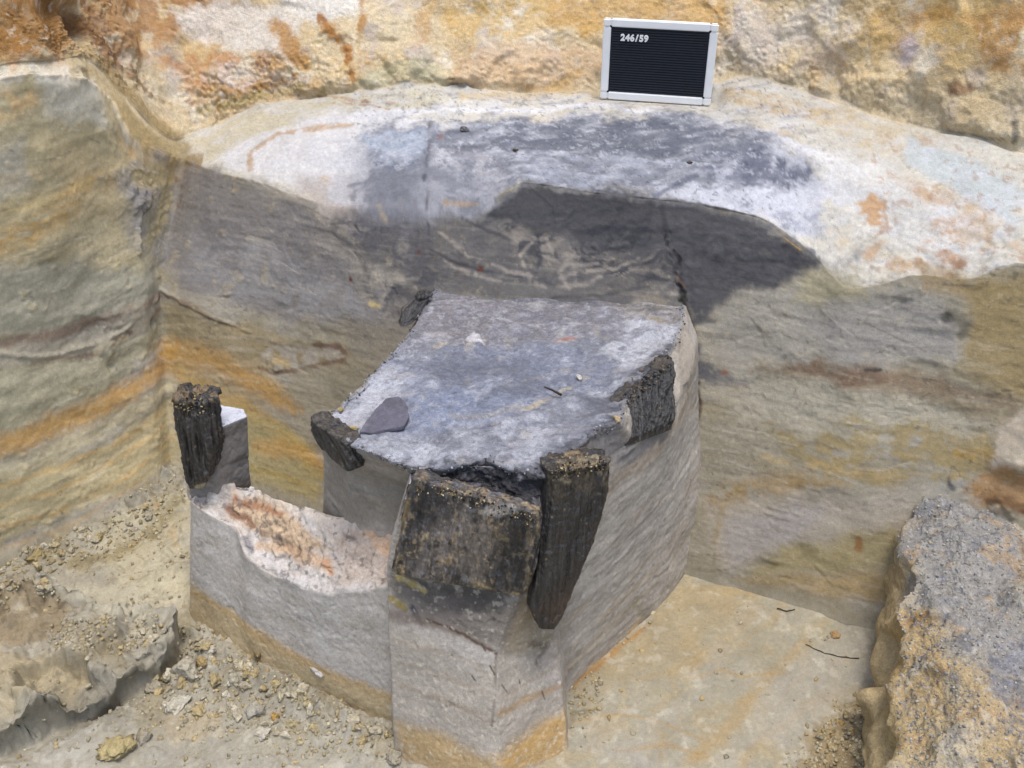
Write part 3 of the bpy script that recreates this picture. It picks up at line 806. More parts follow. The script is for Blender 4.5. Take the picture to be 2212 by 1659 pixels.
S.stroke([(1100, 430), (1133, 398), (1250, 414), (1430, 434), (1505, 444), (1625, 468), (1700, 508), (1755, 550)], 7, (104, 104, 108), 0.8, 0.9, wob=0.8, fine=0.8)
S.poly([(1660, 300), (1800, 340), (1840, 420), (1800, 500), (1700, 420)], (214, 215, 222), 0.7, 34, 30, 18, brk=0.42, bfreq=16, swirl=0.05)
S.poly([(800, 290), (930, 270), (900, 340), (780, 360)], (196, 203, 216), 0.55, 26, 24, 14, brk=0.4, bfreq=20, swirl=0.05)
S.poly([(680, 450), (800, 480), (930, 505), (970, 640), (850, 690), (760, 580)], (84, 82, 85), 0.75, 30, 24, 12, brk=0.32, bfreq=15, swirl=0.08, bst=(0.8, 0.8, 2.2), bseed=25)
S.poly([(430, 420), (660, 470), (760, 620), (560, 600), (420, 560)], (112, 108, 108), 0.6, 34, 28, 12, brk=0.35, bfreq=12, swirl=0.08, bst=(0.8, 0.8, 2.2), bseed=26)
S.poly([(700, 300), (800, 290), (795, 445), (715, 430)], (204, 204, 208), 0.7, 26, 26, 14, brk=0.32, bfreq=22, swirl=0.05)
# right wall
S.poly([(1560, 660), (1740, 600), (1850, 630), (2000, 620), (2100, 780), (1900, 800), (1700, 790), (1540, 780)], (150, 144, 132), 0.85, 24, 18, 8)
S.poly([(1740, 690), (1900, 640), (2040, 680), (2060, 780), (1800, 770)], (138, 134, 130), 0.6, 30, 20, 8)
S.poly([(1740, 590), (1850, 590), (1870, 640), (1720, 640)], (156, 146, 108), 0.6, 14, 14, 8)
S.poly([(2060, 620), (2230, 580), (2230, 880), (2080, 800), (2100, 700)], (142, 122, 76), 0.85, 26, 18, 8)
S.poly([(1990, 560), (2080, 590), (2100, 640), (2000, 630)], (150, 126, 84), 0.6, 14, 12, 8)
S.stroke([(2050, 680), (2090, 700), (2080, 720)], [12, 12, 10], (104, 98, 84), 0.8, 0.7)
S.poly([(1620, 800), (1760, 780), (1950, 800), (2200, 860), (2230, 930), (2000, 870), (1750, 815)], (124, 104, 80), 0.8, 16, 14, 8)
S.poly([(1700, 790), (1880, 780), (1950, 820), (1800, 820)], (120, 96, 76), 0.7, 12, 12, 6, brk=0.1)
S.poly([(1920, 850), (2200, 870), (2200, 960), (2000, 930)], (142, 130, 104), 0.7, 22, 18, 8)
S.stroke([(1870, 800), (1900, 802)], [5, 4], (70, 64, 58), 0.9, 0.5)
S.poly([(1530, 840), (1700, 820), (1950, 840), (2150, 930), (1900, 940), (1600, 930)], (168, 160, 140), 0.8, 24, 16, 8)
S.poly([(1650, 940), (1850, 920), (2150, 950), (2180, 1060), (1950, 1060), (1750, 1010)], (152, 132, 82), 0.75, 20, 18, 10, brk=0.38, bst=(1.2, 1.2, 2.2), bfreq=26)
S.stroke([(2070, 975), (2150, 985)], [12, 14], (164, 128, 56), 0.7, 0.8)
S.stroke([(1650, 990), (1800, 1010), (1950, 1030)], [8, 14, 12], (178, 150, 92), 0.6, 0.9, brk=0.1)
S.stroke([(1540, 1080), (1650, 1050), (1740, 1040), (1820, 1050)], [22, 26, 18, 10], (152, 124, 74), 0.75, 0.9, brk=0.1)
S.poly([(1510, 1090), (1650, 1060), (1960, 1060), (1960, 1180), (1700, 1180), (1560, 1220)], (164, 154, 138), 0.75, 22, 16, 8)
S.poly([(1560, 1130), (1700, 1090), (1800, 1110), (1700, 1180), (1580, 1230)], (156, 150, 146), 0.7, 22, 16, 8)
S.poly([(1700, 1190), (1860, 1150), (1960, 1150), (1940, 1240), (1760, 1240), (1620, 1250)], (150, 136, 92), 0.8, 18, 16, 8)
S.poly([(1600, 1250), (1750, 1245), (1940, 1240), (1930, 1310), (1780, 1290)], (156, 132, 84), 0.75, 16, 12, 6)
S.stroke([(1600, 1050), (1560, 1100), (1545, 1170)], [8, 8, 6], (150, 128, 82), 0.5, 0.9)
for a_, b_ in [((1620, 1075), (1880, 1150)), ((1700, 1080), (1930, 1130)), ((1560, 930), (1720, 960)), ((1570, 1000), (1700, 1040)), ((1680, 700), (1830, 745)), ((1560, 745), (1640, 720)), ((1640, 720), (1680, 712))]:
    S.stroke([a_, b_], 2.5, (186, 178, 160), 0.6, 0.9, brk=0.1)
for a_, b_ in [((1690, 720), (1790, 770)), ((1850, 690), (2000, 760)), ((1540, 870), (1600, 890)), ((1560, 960), (1640, 985)), ((1640, 1100), (1720, 1130)), ((1740, 650), (1800, 660))]:
    S.stroke([a_, b_], 2, (104, 96, 84), 0.6, 0.9, brk=0.1)
S.stroke([(1502, 840), (1510, 870), (1508, 900)], [8, 7, 5], (90, 74, 62), 0.7, 0.7)
S.stroke([(1850, 1170), (1853, 1185)], [9, 9], (140, 96, 48), 0.8, 0.5)
S.poly([(2225, 870), (2165, 935), (2135, 1000), (2150, 1020), (2230, 1010)], (196, 182, 160), 0.85, 12, 14, 8)
S.poly([(2130, 1010), (2230, 1000), (2230, 1130), (2110, 1090), (2090, 1050)], (158, 118, 66), 0.8, 16, 18, 12, brk=0.05)
S.stroke([(2100, 1060), (2160, 1080), (2215, 1110)], [12, 14, 12], (104, 72, 42), 0.75, 0.8, brk=0.1)
S.stroke([(2040, 1045), (2075, 1040)], [14, 12], (150, 148, 142), 0.8, 0.6)
for c in [(757, 606), (1036, 578)]:
    S.stroke([c], 7, (98, 48, 36), 0.95, 0.3)
S.stroke([(905, 542)], 6, (98, 56, 42), 0.8, 0.4)
S.stroke([(798, 655), (815, 660)], [7, 6], (196, 176, 116), 0.8, 0.5)
# single scratches of the trowel, along the layers
r_s = np.random.default_rng(77)
dU = np.gradient(P.reshape(G.shape), axis=0).reshape(-1, 3); dU /= np.linalg.norm(dU, axis=1, keepdims=True) + 1e-9
cand = np.nonzero((RID > 4.6) & (RID < 6.9) & (S.px[:, 0] > 0) & (S.px[:, 0] < 2212))[0]
for i in range(110):
    j = cand[r_s.integers(len(cand))]
    ln = r_s.uniform(0.015, 0.07); tl = r_s.normal() * 0.25
    a0 = P[j] - dU[j] * ln; a1 = P[j] + dU[j] * ln + np.array([0, 0, ln * tl])
    q = proj(np.array([a0, P[j], a1]))
    if S.C[j, 1] < 0.13: continue
    cc_ = (188, 180, 164) if r_s.random() < 0.55 else (98, 90, 80)
    S.stroke([tuple(v) for v in q], r_s.uniform(1.2, 2.6), cc_, 0.45, 0.9, wob=1.0, brk=0.05, bseed=int(i))
# fine bedding lines
st = fbm(P, 10, 4, 72, stretch=(0.8, 0.8, 9), gain=0.65)
S.C *= (1 + wwl * (0.11 - 0.05 * lowl) * st)[:, None]
st2 = ss(0.5, 0.75, fbm(P, 30, 3, 73, stretch=(0.35, 0.35, 3.2)))
lum = ss(0.06, 0.16, S.C[:, 1])
S.mix(st2 * wwl * lum * 0.22, (178, 170, 152))
st3 = ss(0.55, 0.8, fbm(P, 34, 3, 74, stretch=(0.3, 0.3, 3.0)))
S.mix(st3 * wwl * 0.25, (92, 84, 72))
S.mottle((84, 76, 66), 75, 0.55, 0.8, 0.45, 78, where=(wwl * ss(0.0, 0.5, fbm(P, 5, 2, 37))).astype(np.float32))
S.mottle((178, 166, 134), 90, 0.55, 0.8, 0.3, 75, where=(wwl * lum).astype(np.float32))
S.mix((scab * wwl * lum * (0.25 + 0.5 * lowl)).astype(np.float32) * 0.6, (182, 164, 122))
S.shade(0.10, 3.0, 76)
S.shade(0.09, 28, 77)
S.C *= (1 + 0.07 * S.grain)[:, None]
C = S.C
GP = P.reshape(nu, nv, 3); GC = C.reshape(nu, nv, 3)
b1 = int(np.argmin(np.abs(rowid - 2.0))); b2 = int(np.argmin(np.abs(rowid - 4.0)))
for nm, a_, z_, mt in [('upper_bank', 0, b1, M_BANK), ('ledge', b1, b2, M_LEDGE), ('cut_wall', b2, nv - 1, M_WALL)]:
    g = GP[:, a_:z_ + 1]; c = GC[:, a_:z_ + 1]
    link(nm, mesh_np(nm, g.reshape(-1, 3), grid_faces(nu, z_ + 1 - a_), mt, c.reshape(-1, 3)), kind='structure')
# the open ground above the bank, running back
top = GP[::12, 0]
pl = np.stack([top, top + np.array([0, 0.6, 0.10]), top * np.array([3, 1, 1]) + np.array([0, 4, 0.2]), top * np.array([9, 1, 1]) + np.array([0, 30, 0.3])], 1)
pc = np.broadcast_to(np.array([0.42, 0.30, 0.16], np.float32), pl.reshape(-1, 3).shape)
link('ground', mesh_np('ground', pl.reshape(-1, 3), grid_faces(pl.shape[0], 4), M_BANK, pc), kind='structure')

# ---------------------------------------------------------------- pit floor
xs = np.concatenate([np.linspace(-3.5, -1.52, 30, endpoint=False), np.linspace(-1.52, 1.1, 760, endpoint=False), np.linspace(1.1, 3.5, 40)])
ys = np.concatenate([np.linspace(-2.5, 1.12, 40, endpoint=False), np.linspace(1.12, 2.42, 400)])
X, Y = np.meshgrid(xs, ys, indexing='ij')
F0 = np.stack([X, Y, np.zeros_like(X)], -1)
FP = F0.reshape(-1, 3)


def poly_sd(Q, R):
    inside = np.zeros(len(Q), bool); dist = np.full(len(Q), 1e9)
    for i in range(len(R)):
        A, B = R[i], R[(i + 1) % len(R)]
        D = B - A; t = np.clip(((Q - A) @ D) / (D @ D + 1e-12), 0, 1)
        dist = np.minimum(dist, np.linalg.norm(Q - (A + t[:, None] * D), axis=1))
        inside ^= ((A[1] > Q[:, 1]) != (B[1] > Q[:, 1])) & (Q[:, 0] < (B[0] - A[0]) * (Q[:, 1] - A[1]) / (B[1] - A[1] + 1e-12) + A[0])
    return np.where(inside, dist, -dist)


def fl(pts):
    return np.array([atZ(x, y, 0.0)[:2] for x, y in pts])


left = ss(-0.05, -0.35, FP[:, 0] + 0.35 * (FP[:, 1] - 1.5))
hz = 0.004 * fbm(FP, 4, 2, 80)
hz = hz + left * (0.012 * fbm(FP, 7, 3, 81) + 0.006 * fbm(FP, 22, 4, 82) + 0.0016 * fbm(FP, 90, 3, 83) + 0.006 * ss(0.2, 0.5, fbm(FP, 18, 3, 78)) * (1 + fbm(FP, 110, 2, 77)))
hz = hz + (1 - left) * (0.0010 * fbm(FP, 30, 3, 84) + 0.0004 * fbm(FP, 120, 2, 85) + facets(FP, 600, 0.0012, 0.02, 13, sharp=1.5))
warp2 = np.stack([fbm(FP, 12, 4, 86), fbm(FP, 12, 4, 87)], 1) * 0.012
Q2 = FP[:, :2] + warp2
lump = poly_sd(Q2, fl([(-200, 1340), (120, 1335), (300, 1370), (395, 1385), (380, 1420), (290, 1490), (150, 1560), (45, 1615), (-200, 1700)]))
hz = hz + 0.11 * ss(-0.004, 0.012, lump) * (0.85 + 0.35 * fbm(FP, 9, 3, 88) + 0.12 * fbm(FP, 34, 4, 76)) - 0.02 * ss(-0.05, -0.005, lump) * ss(0.004, -0.004, lump)
bowl = poly_sd(Q2, fl([(60, 1500), (130, 1470), (260, 1500), (250, 1530), (110, 1570), (60, 1560)]))
hz = hz - 0.05 * ss(-0.004, 0.016, bowl)
heap = poly_sd(Q2, fl([(-200, 1230), (0, 1190), (130, 1150), (330, 1100), (395, 1050), (390, 1020), (200, 1060), (-200, 1150)]))
hz = hz + 0.045 * ss(-0.07, 0.05, heap) * (0.8 + 0.5 * fbm(FP, 22, 4, 89, ridge=True))
heap2 = poly_sd(Q2, fl([(-200, 1265), (60, 1280), (140, 1330), (100, 1380), (-200, 1400)]))
hz = hz + 0.03 * ss(-0.02, 0.03, heap2) * (0.8 + 0.6 * fbm(FP, 40, 3, 90))
# loose skirt along the foot of the block
skirt = poly_sd(Q2, fl([(400, 1325), (540, 1430), (720, 1515), (850, 1575), (860, 1640), (760, 1610), (560, 1520), (430, 1440), (370, 1370)]))
hz = hz + 0.03 * ss(-0.03, 0.03, skirt) * (0.6 + 0.6 * fbm(FP, 30, 3, 91))
rsk = poly_sd(Q2, fl([(1905, 1480), (1880, 1500), (1780, 1570), (1700, 1720), (1900, 1800), (1960, 1500)]))
hz = hz + 0.02 * ss(-0.03, 0.04, rsk) * (0.6 + 0.8 * fbm(FP, 40, 3, 92))
crz = np.maximum.reduce([ss(-0.05, 0.03, heap), ss(-0.03, 0.02, heap2), ss(-0.03, 0.02, skirt), ss(-0.03, 0.02, rsk), 0.7 * ss(0.0, 0.02, lump), ss(0.1, 0.5, fbm(FP, 7, 2, 75)) * left * 0.8])
hz = hz + left * facets(FP, 1500, 0.006, 0.15, 14, sharp=2.6) * (0.35 + 0.65 * crz)
hz = hz + crz * (0.007 * fbm(FP, 40, 4, 74) + 0.004 * fbm(FP, 130, 2, 73))
gl = lump.reshape(len(xs), len(ys))
gx = np.gradient(gl, axis=0) / np.gradient(xs)[:, None]; gy = np.gradient(gl, axis=1) / np.gradient(ys)[None]
rim = (ss(0.0, 0.012, lump) * ss(0.075, 0.02, lump) * (0.6 + 0.3 * fbm(FP, 9, 2, 79)))[:, None]      # the lump's rim hangs out over its foot
out_ = -np.stack([gx.ravel(), gy.ravel()], 1)
out_ /= np.linalg.norm(out_, axis=1, keepdims=True) + 1e-6
FP = FP + np.concatenate([out_ * rim * 0.034, hz[:, None]], 1)
lz = (ss(-0.02, 0.01, lump) * (0.35 + 0.65 * ss(0.12, 0.03, lump)))[:, None]
FQ = FP.copy()
FP = FP + lz * (0.010 * np.stack([fbm(FQ, 26, 4, 70), fbm(FQ, 26, 4, 71), fbm(FQ, 26, 4, 72)], 1) + 0.004 * np.stack([fbm(FQ, 90, 2, 67), fbm(FQ, 90, 2, 68), fbm(FQ, 90, 2, 69)], 1))
FG = FP.reshape(len(xs), len(ys), 3)


def floor_z(x, y):
    i = min(max(np.searchsorted(xs, x), 0), len(xs) - 1); j = min(max(np.searchsorted(ys, y), 0), len(ys) - 1)
    return float(FG[i, j, 2])


S = Skin(FP, np.broadcast_to(np.array([0, 0, 1.0]), FP.shape), 0.70)
S.fill((176, 168, 142))
lf = left.astype(np.float32)
S.mix(lf * 0.9, (176, 169, 150))
S.mottle((190, 185, 170), 7, 0.0, 0.6, 0.7, 93, where=lf)
S.mottle((164, 150, 114), 12, 0.1, 0.7, 0.6, 94, where=lf)
S.mottle((150, 138, 112), 30, 0.2, 0.6, 0.5, 95, where=lf)
S.poly([(0, 1270), (400, 1230), (400, 1300), (300, 1390), (120, 1330)], (204, 196, 170), 0.7, 20, 20, 10)
S.poly([(200, 1150), (410, 1060), (410, 1300), (260, 1250)], (206, 196, 162), 0.6, 20, 20, 10)
S.stroke([(340, 1090), (370, 1150), (380, 1180)], [10, 12, 8], (198, 160, 98), 0.6, 0.9)
S.stroke([(80, 1270), (160, 1330), (250, 1370)], [8, 8, 8], (214, 210, 198), 0.8, 0.6)
S.stroke([(60, 1175), (180, 1210), (330, 1160), (390, 1080)], [30, 34, 26, 18], (158, 142, 100), 0.8, 0.7, brk=0.05)
S.poly([(-60, 1280), (130, 1300), (150, 1350), (0, 1400), (-60, 1400)], (160, 140, 104), 0.8, 16, 16, 8)
S.poly([(-60, 1400), (130, 1400), (200, 1420), (100, 1500), (0, 1560), (-60, 1500)], (196, 178, 136), 0.6, 20, 20, 8)
S.poly([(140, 1400), (300, 1390), (280, 1450), (160, 1470)], (160, 144, 108), 0.6, 14, 14, 8, brk=0.1)
S.poly([(100, 1480), (280, 1470), (260, 1550), (80, 1590)], (150, 142, 122), 0.5, 14, 14, 8)
S.poly([(180, 1600), (500, 1560), (700, 1600), (850, 1659), (700, 1720), (150, 1720)], (180, 174, 156), 0.7, 20, 20, 8)
S.poly([(350, 1540), (480, 1530), (480, 1590), (380, 1610)], (190, 172, 136), 0.6, 14, 16, 8)
# yellow floor at right with its grey bedding
rt = 1 - lf
S.mottle((172, 166, 150), 5, -0.3, 0.4, 0.75, 96, where=rt, stretch=(1, 0.8, 1))
Rr = FP @ np.array([[math.cos(0.75), -math.sin(0.75), 0], [math.sin(0.75), math.cos(0.75), 0], [0, 0, 1]], np.float32).T
bands = np.sin(Rr[:, 0] * 48 + 5 * fbm(FP, 5, 3, 97) + 2.0 * fbm(FP, 16, 3, 98))
S.mix(ss(0.4, 1.0, bands) * rt * 0.22, (190, 158, 100))
S.mix(ss(0.4, 1.0, -bands) * rt * 0.4, (178, 172, 156))
for i, (ln, w_, c_, a_) in enumerate([
    ([(1740, 1390), (1690, 1440), (1640, 1490), (1590, 1560), (1500, 1640)], [10, 14, 12, 16, 16], (190, 156, 96), .6),
    ([(1640, 1310), (1560, 1390), (1480, 1440), (1380, 1470)], [16, 14, 12, 8], (186, 158, 104), .5),
    ([(1880, 1480), (1760, 1520), (1650, 1600), (1600, 1659)], [10, 12, 12, 12], (188, 156, 98), .5),
    ([(1480, 1470), (1560, 1445), (1600, 1460), (1700, 1450)], [4, 5, 4, 3], (196, 156, 86), .6),
    ([(1240, 1560), (1340, 1540), (1430, 1560), (1520, 1600)], [3, 4, 4, 3], (190, 150, 84), .6),
    ([(1330, 1620), (1440, 1610), (1540, 1640)], [4, 5, 4], (190, 150, 84), .6),
    ([(1560, 1400), (1500, 1500), (1400, 1580)], [20, 18, 18], (178, 172, 158), .5),
    ([(1700, 1480), (1620, 1580), (1560, 1659)], [22, 20, 18], (184, 176, 160), .5),
    ([(1250, 1600), (1400, 1650), (1500, 1690)], [22, 26, 26], (180, 174, 162), .6),
    ([(1380, 1330), (1500, 1270), (1640, 1285)], [16, 20, 14], (186, 160, 104), .5)]):
    S.stroke(ln, w_, c_, min(1, a_ * 0.8), 0.9, wob=0.5, fine=0.3, bseed=90 + i, bfreq=25)
S.mottle((206, 190, 150), 55, 0.45, 0.7, 0.35, 103, where=rt, stretch=(1.5, 0.6, 1))
S.poly([(1500, 1250), (1640, 1265), (1500, 1420), (1290, 1500), (1240, 1480)], (182, 160, 114), 0.5, 30, 22, 8)
S.poly([(1640, 1600), (1700, 1450), (1850, 1350), (1890, 1420), (1860, 1500), (1700, 1640)], (178, 172, 158), 0.6, 30, 20, 8)
S.stroke([(1230, 1490), (1290, 1440), (1360, 1385), (1420, 1330)], [9, 9, 6, 4], (186, 138, 70), 0.75, 0.8)
S.stroke([(1225, 1570), (1240, 1540), (1300, 1530)], [8, 8, 5], (130, 116, 90), 0.6, 0.9)
S.poly([(1880, 1490), (1780, 1560), (1700, 1700), (1900, 1700)], (168, 142, 94), 0.7, 20, 20, 8)
S.mottle((188, 160, 108), 22, 0.4, 0.9, 0.25, 99, where=rt)
S.mottle((212, 204, 184), 40, 0.45, 0.7, 0.4, 100)
S.shade(0.12, 25, 101); S.shade(0.08, 4, 102)
S.C *= (1 + 0.07 * S.grain)[:, None]
link('pit_floor', mesh_np('pit_floor', FP, grid_faces(len(xs), len(ys)), M_FLOOR, S.C), kind='structure')

# ---------------------------------------------------------------- gravelly baulk at the right
BR = [  # foot, lower side, lip, top near, top far (beyond the picture)
    [(1905, 1345, 0.0), (1935, 1200, 0.17), (1985, 1085, 0.30), (2080, 1062, 0.31), (2190, 1085, 0.30), (2330, 1130, 0.3)],
    [(1912, 1350, 0.0), (1922, 1270, 0.15), (1948, 1168, 0.30), (2080, 1130, 0.34), (2230, 1180, 0.34), (2480, 1280, 0.33)],
    [(1908, 1400, 0.0), (1912, 1340, 0.14), (1972, 1250, 0.31), (2080, 1230, 0.345), (2250, 1280, 0.35), (2560, 1400, 0.34)],
    [(1900, 1450, 0.0), (1903, 1400, 0.13), (1932, 1335, 0.28), (2080, 1330, 0.34), (2250, 1380, 0.35), (2600, 1500, 0.34)],
    [(1893, 1530, 0.0), (1898, 1470, 0.13), (1962, 1420, 0.28), (2080, 1440, 0.33), (2250, 1490, 0.35), (2640, 1600, 0.34)],
    [(1882, 1610, 0.0), (1890, 1545, 0.13), (1930, 1500, 0.25), (2080, 1540, 0.32), (2250, 1600, 0.34), (2680, 1700, 0.34)],
    [(1872, 1680, 0.0), (1882, 1610, 0.13), (1958, 1585, 0.27), (2080, 1630, 0.31), (2250, 1690, 0.33), (2700, 1800, 0.34)],
    [(1860, 1800, 0.0), (1870, 1720, 0.13), (1925, 1690, 0.26), (2080, 1760, 0.31), (2300, 1850, 0.33), (2750, 1950, 0.34)],
    [(1840, 2050, 0.0), (1850, 1960, 0.13), (1900, 1920, 0.26), (2080, 1980, 0.31), (2300, 2080, 0.33), (2800, 2200, 0.34)],
]
KB_ = np.array([[atZ(*p) for p in c] for c in BR])
first = KB_[:1] + np.array([0.03, 0.10, -0.10])
KB_ = np.concatenate([first, KB_], 0)
KB_[:, 0, 2] = -0.02
GB, rid = sample_loft(KB_, 420, [50, 50, 70, 70, 40])
GB = smooth_grid(smooth_grid(GB, 8, 1), 5, 0)
NB = grid_normals(GB)
if NB[..., 2].sum() < 0: NB = -NB
P = GB.reshape(-1, 3); Nn = NB.reshape(-1, 3)
R_ = np.broadcast_to(rid[None], GB.shape[:2]).ravel()
tp = ss(1.8, 2.3, R_); endb = ss(0.25, 1.0, R_)
h = endb * (0.026 * fbm(P, 6, 3, 110) + 0.008 * fbm(P, 22, 4, 111) + facets(P, 160, 0.008, 0.14, 12, sharp=2.2)) + tp * (0.004 * fbm(P, 60, 3, 112) + 0.0022 * fbm(P, 150, 2, 113) + 0.0012 * fbm(P, 260, 2, 114)) + (1 - tp) * (0.001 * fbm(P, 90, 2, 115) + 0.016 * np.maximum(fbm(P, 11, 2, 109), 0))
P = P + Nn * h[:, None]
S = Skin(P, Nn, 0.76, front=False)
S.fill((182, 172, 148))
sd = (1 - tp).astype(np.float32)
S.mix(sd * 0.9, (196, 172, 124))
S.poly([(1970, 1100), (2200, 1090), (2215, 1400), (2100, 1400), (2000, 1320), (1950, 1240)], (160, 158, 154), 0.85, 30, 30, 16)
S.poly([(1930, 1330), (2040, 1330), (2060, 1450), (1990, 1560), (1900, 1540)], (196, 164, 104), 0.7, 22, 24, 10, brk=0.05)
S.poly([(2150, 1370), (2215, 1370), (2215, 1560), (2130, 1450)], (138, 142, 156), 0.65, 24, 28, 14, brk=0.1)
S.stroke([(2080, 1390), (2150, 1450), (2215, 1540)], [26, 26, 24], (112, 116, 130), 0.6, 0.9, brk=0.25)
S.poly([(2020, 1450), (2100, 1420), (2215, 1560), (2215, 1680), (2080, 1640), (1990, 1560)], (196, 168, 116), 0.75, 24, 26, 12, brk=0.05)
S.poly([(2060, 1560), (2140, 1560), (2120, 1680), (2040, 1680)], (206, 192, 164), 0.6, 18, 20, 8)
S.poly([(1900, 1560), (2020, 1550), (2030, 1680), (1880, 1680)], (200, 176, 124), 0.7, 16, 16, 8)
S.stroke([(1960, 1200), (1990, 1120), (2040, 1090)], [14, 20, 20], (134, 134, 134), 0.7, 0.8)
S.stroke([(1960, 1345), (2000, 1330)], [10, 10], (170, 128, 60), 0.7, 0.7)
S.stroke([(1990, 1420)], 12, (100, 98, 108), 0.7, 0.4)
S.stroke([(2200, 1150), (2215, 1260)], [16, 18], (176, 138, 80), 0.7, 0.9, brk=0.1)
S.mottle((112, 114, 126), 80, 0.1, 0.7, 0.6, 116, where=tp.astype(np.float32))
S.mottle((200, 197, 190), 95, 0.3, 0.7, 0.45, 117, where=tp.astype(np.float32))
S.mottle((196, 160, 108), 30, 0.35, 0.8, 0.5, 118)
S.shade(0.14, 60, 119)
BKP, BKN, BKR = P.copy(), Nn.copy(), R_.copy()
link('gravel_baulk', mesh_np('gravel_baulk', P, grid_faces(GB.shape[0], GB.shape[1]), M_CLOD, S.C), kind='structure')

# ---------------------------------------------------------------- the soil block left standing
block = empty('soil_block', tuple(atZ(1000, 830, 0.0)), 'large flat topped grey earth block left standing in the middle of the pit', 'earth block')
BL = np.array(block.location)


def part_mesh(name, P, faces, mat, C, parent=block, base=BL):
    return link(name, mesh_np(name, P - base, faces, mat, C), parent=parent)


TOPZ = 0.66
ring = [  # top px,py | shoulder px,py,z | foot px,py,z
    ((960, 600), (960, 600, 0.55), (960, 640, 0.0)),
    ((928, 640), (925, 650, 0.55), None),
    ((903, 690), (898, 700, 0.55), None),
    ((868, 735), (862, 750, 0.55), None),
    ((800, 820), (792, 840, 0.55), None),
    ((722, 890), (712, 920, 0.55), None),
    ((702, 918), (690, 960, 0.55), None),
    ((760, 965), (755, 1015, 0.55), None),
    ((888, 1010), (885, 1060, 0.55), None),
    ((960, 1012), (960, 1070, 0.55), None),
    ((1055, 993), (1055, 1075, 0.55), None),
    ((1090, 1012), (1092, 1085, 0.55), None),
    ((1178, 1030), (1180, 1090, 0.55), None),
    ((1195, 1015), (1215, 1080, 0.55), None),
    ((1270, 945), (1308, 1015, 0.57), (1285, 1440, 0.0)),
    ((1290, 925), (1335, 990, 0.57), (1325, 1405, 0.0)),
    ((1335, 912), (1375, 962, 0.57), (1365, 1368, 0.0)),
    ((1345, 868), (1420, 930, 0.57), (1405, 1325, 0.0)),
    ((1422, 782), (1458, 890, 0.57), (1448, 1278, 0.0)),
    ((1452, 748), (1487, 820, 0.58), (1487, 1235, 0.0)),
    ((1472, 690), (1500, 760, 0.6), (1535, 1185, 0.0)),
    ((1478, 630), (1505, 690, 0.6), (1560, 1140, 0.0)),
]
cen = atZ(1090, 820, TOPZ)
KK = []
for t, s_, f_ in ring:
    tt = atZ(*t, TOPZ); sh = atZ(*s_)
    if f_ is None:
        ft = sh + (sh - tt) * 0.6; ft[2] = -0.03
        d = sh[:2] - cen[:2]; ft[:2] = sh[:2] + d / np.linalg.norm(d) * 0.03
    else:
        ft = atZ(*f_); ft[2] = -0.03
    inn = tt + (cen - tt) * 0.12
    KK.append([cen, cen + (inn - cen) * 0.5, inn, tt, sh, ft])
GK, rid = sample_loft(np.array(KK), 1150, [60, 75, 34, 34, 150], closed=True, smooth_u=False)
GK = smooth_grid(GK, 3, 0, True); GK = smooth_grid(GK, 3, 1)
NK = grid_normals(GK, True)
R_ = np.broadcast_to(rid[None], GK.shape[:2]).ravel()
topm = R_ < 2.5
if NK.reshape(-1, 3)[topm][:, 2].sum() < 0: NK = -NK
P = GK.reshape(-1, 3); Nn = NK.reshape(-1, 3).copy()
Nn[R_ < 2.6] = (0, 0, 1)
wt = ss(3.15, 2.9, R_); wsd = 1 - wt
edge = ss(0.35, 0.0, np.abs(R_ - 3.0))
h = wt * (0.007 * fbm(P, 8, 3, 120) + 0.0032 * fbm(P, 30, 3, 121) + 0.0010 * fbm(P, 110, 3, 122) + 0.5 * facets(P, 160, 0.004, 0.08, 9, sharp=1.8)) + \
    wsd * (0.005 * fbm(P, 7, 3, 123) + 0.0012 * fbm(P, 26, 3, 124, stretch=(0.5, 0.5, 2.5)) + 0.0007 * fbm(P, 110, 2, 125)) + wsd * (facets(P, 140, 0.0012, 0.028, 8, stretch=(1, 1, 1.4), sharp=1.2) - 0.0018 * ss(0.6, 0.8, fbm(P, 40, 3, 118))) + edge * (0.004 * fbm(P, 45, 3, 126) + 0.002 * fbm(P, 120, 2, 119))
# spread the pinched centre
P = P + Nn * h[:, None]
Px = proj(P)
for c, r, dp in [((1020, 750), 26, 12), ((985, 815), 45, -9), ((1400, 715), 45, 10), ((1250, 860), 40, 5), ((1050, 930), 60, -6), ((900, 750), 30, 3),
                 ((1290, 880), 30, -5), ((1300, 850), 35, -6), ((780, 905), 50, 4), ((1150, 990), 40, 4), ((960, 990), 40, 5)]:
    dent(P, Px, c, r, dp, Nn)
groove(P, Px, Nn, [(990, 900), (1060, 895), (1130, 870), (1190, 845), (1265, 815)], 9, 3)
S = Skin(P, Nn, 0.70)
S.fill((142, 145, 156))
tw = wt.astype(np.float32)
S.gate = tw
S.mottle((164, 170, 184), 9, -0.1, 0.6, 0.5, 130, where=tw)
S.poly([(930, 640), (1480, 640), (1460, 700), (1200, 740), (960, 760), (880, 740)], (138, 134, 138), 0.85, 36, 24, 10)
S.poly([(850, 780), (960, 760), (1200, 740), (1330, 780), (1300, 830), (1120, 900), (960, 930), (820, 900)], (136, 143, 162), 0.85, 30, 20, 8)
S.poly([(880, 860), (1000, 850), (1180, 860), (1100, 900), (960, 935), (880, 930)], (140, 153, 182), 0.55, 22, 16, 8)  # blue sheen of the sky painted into the top's grey
S.poly([(700, 915), (800, 830), (870, 790), (870, 860), (800, 890), (790, 930)], (208, 210, 220), 0.85, 20, 16, 10)
S.poly([(880, 940), (1100, 880), (1290, 870), (1280, 930), (1190, 1010), (1090, 1010), (900, 1010)], (198, 200, 210), 0.65, 30, 24, 14, brk=0.22, bfreq=16, swirl=0.04)
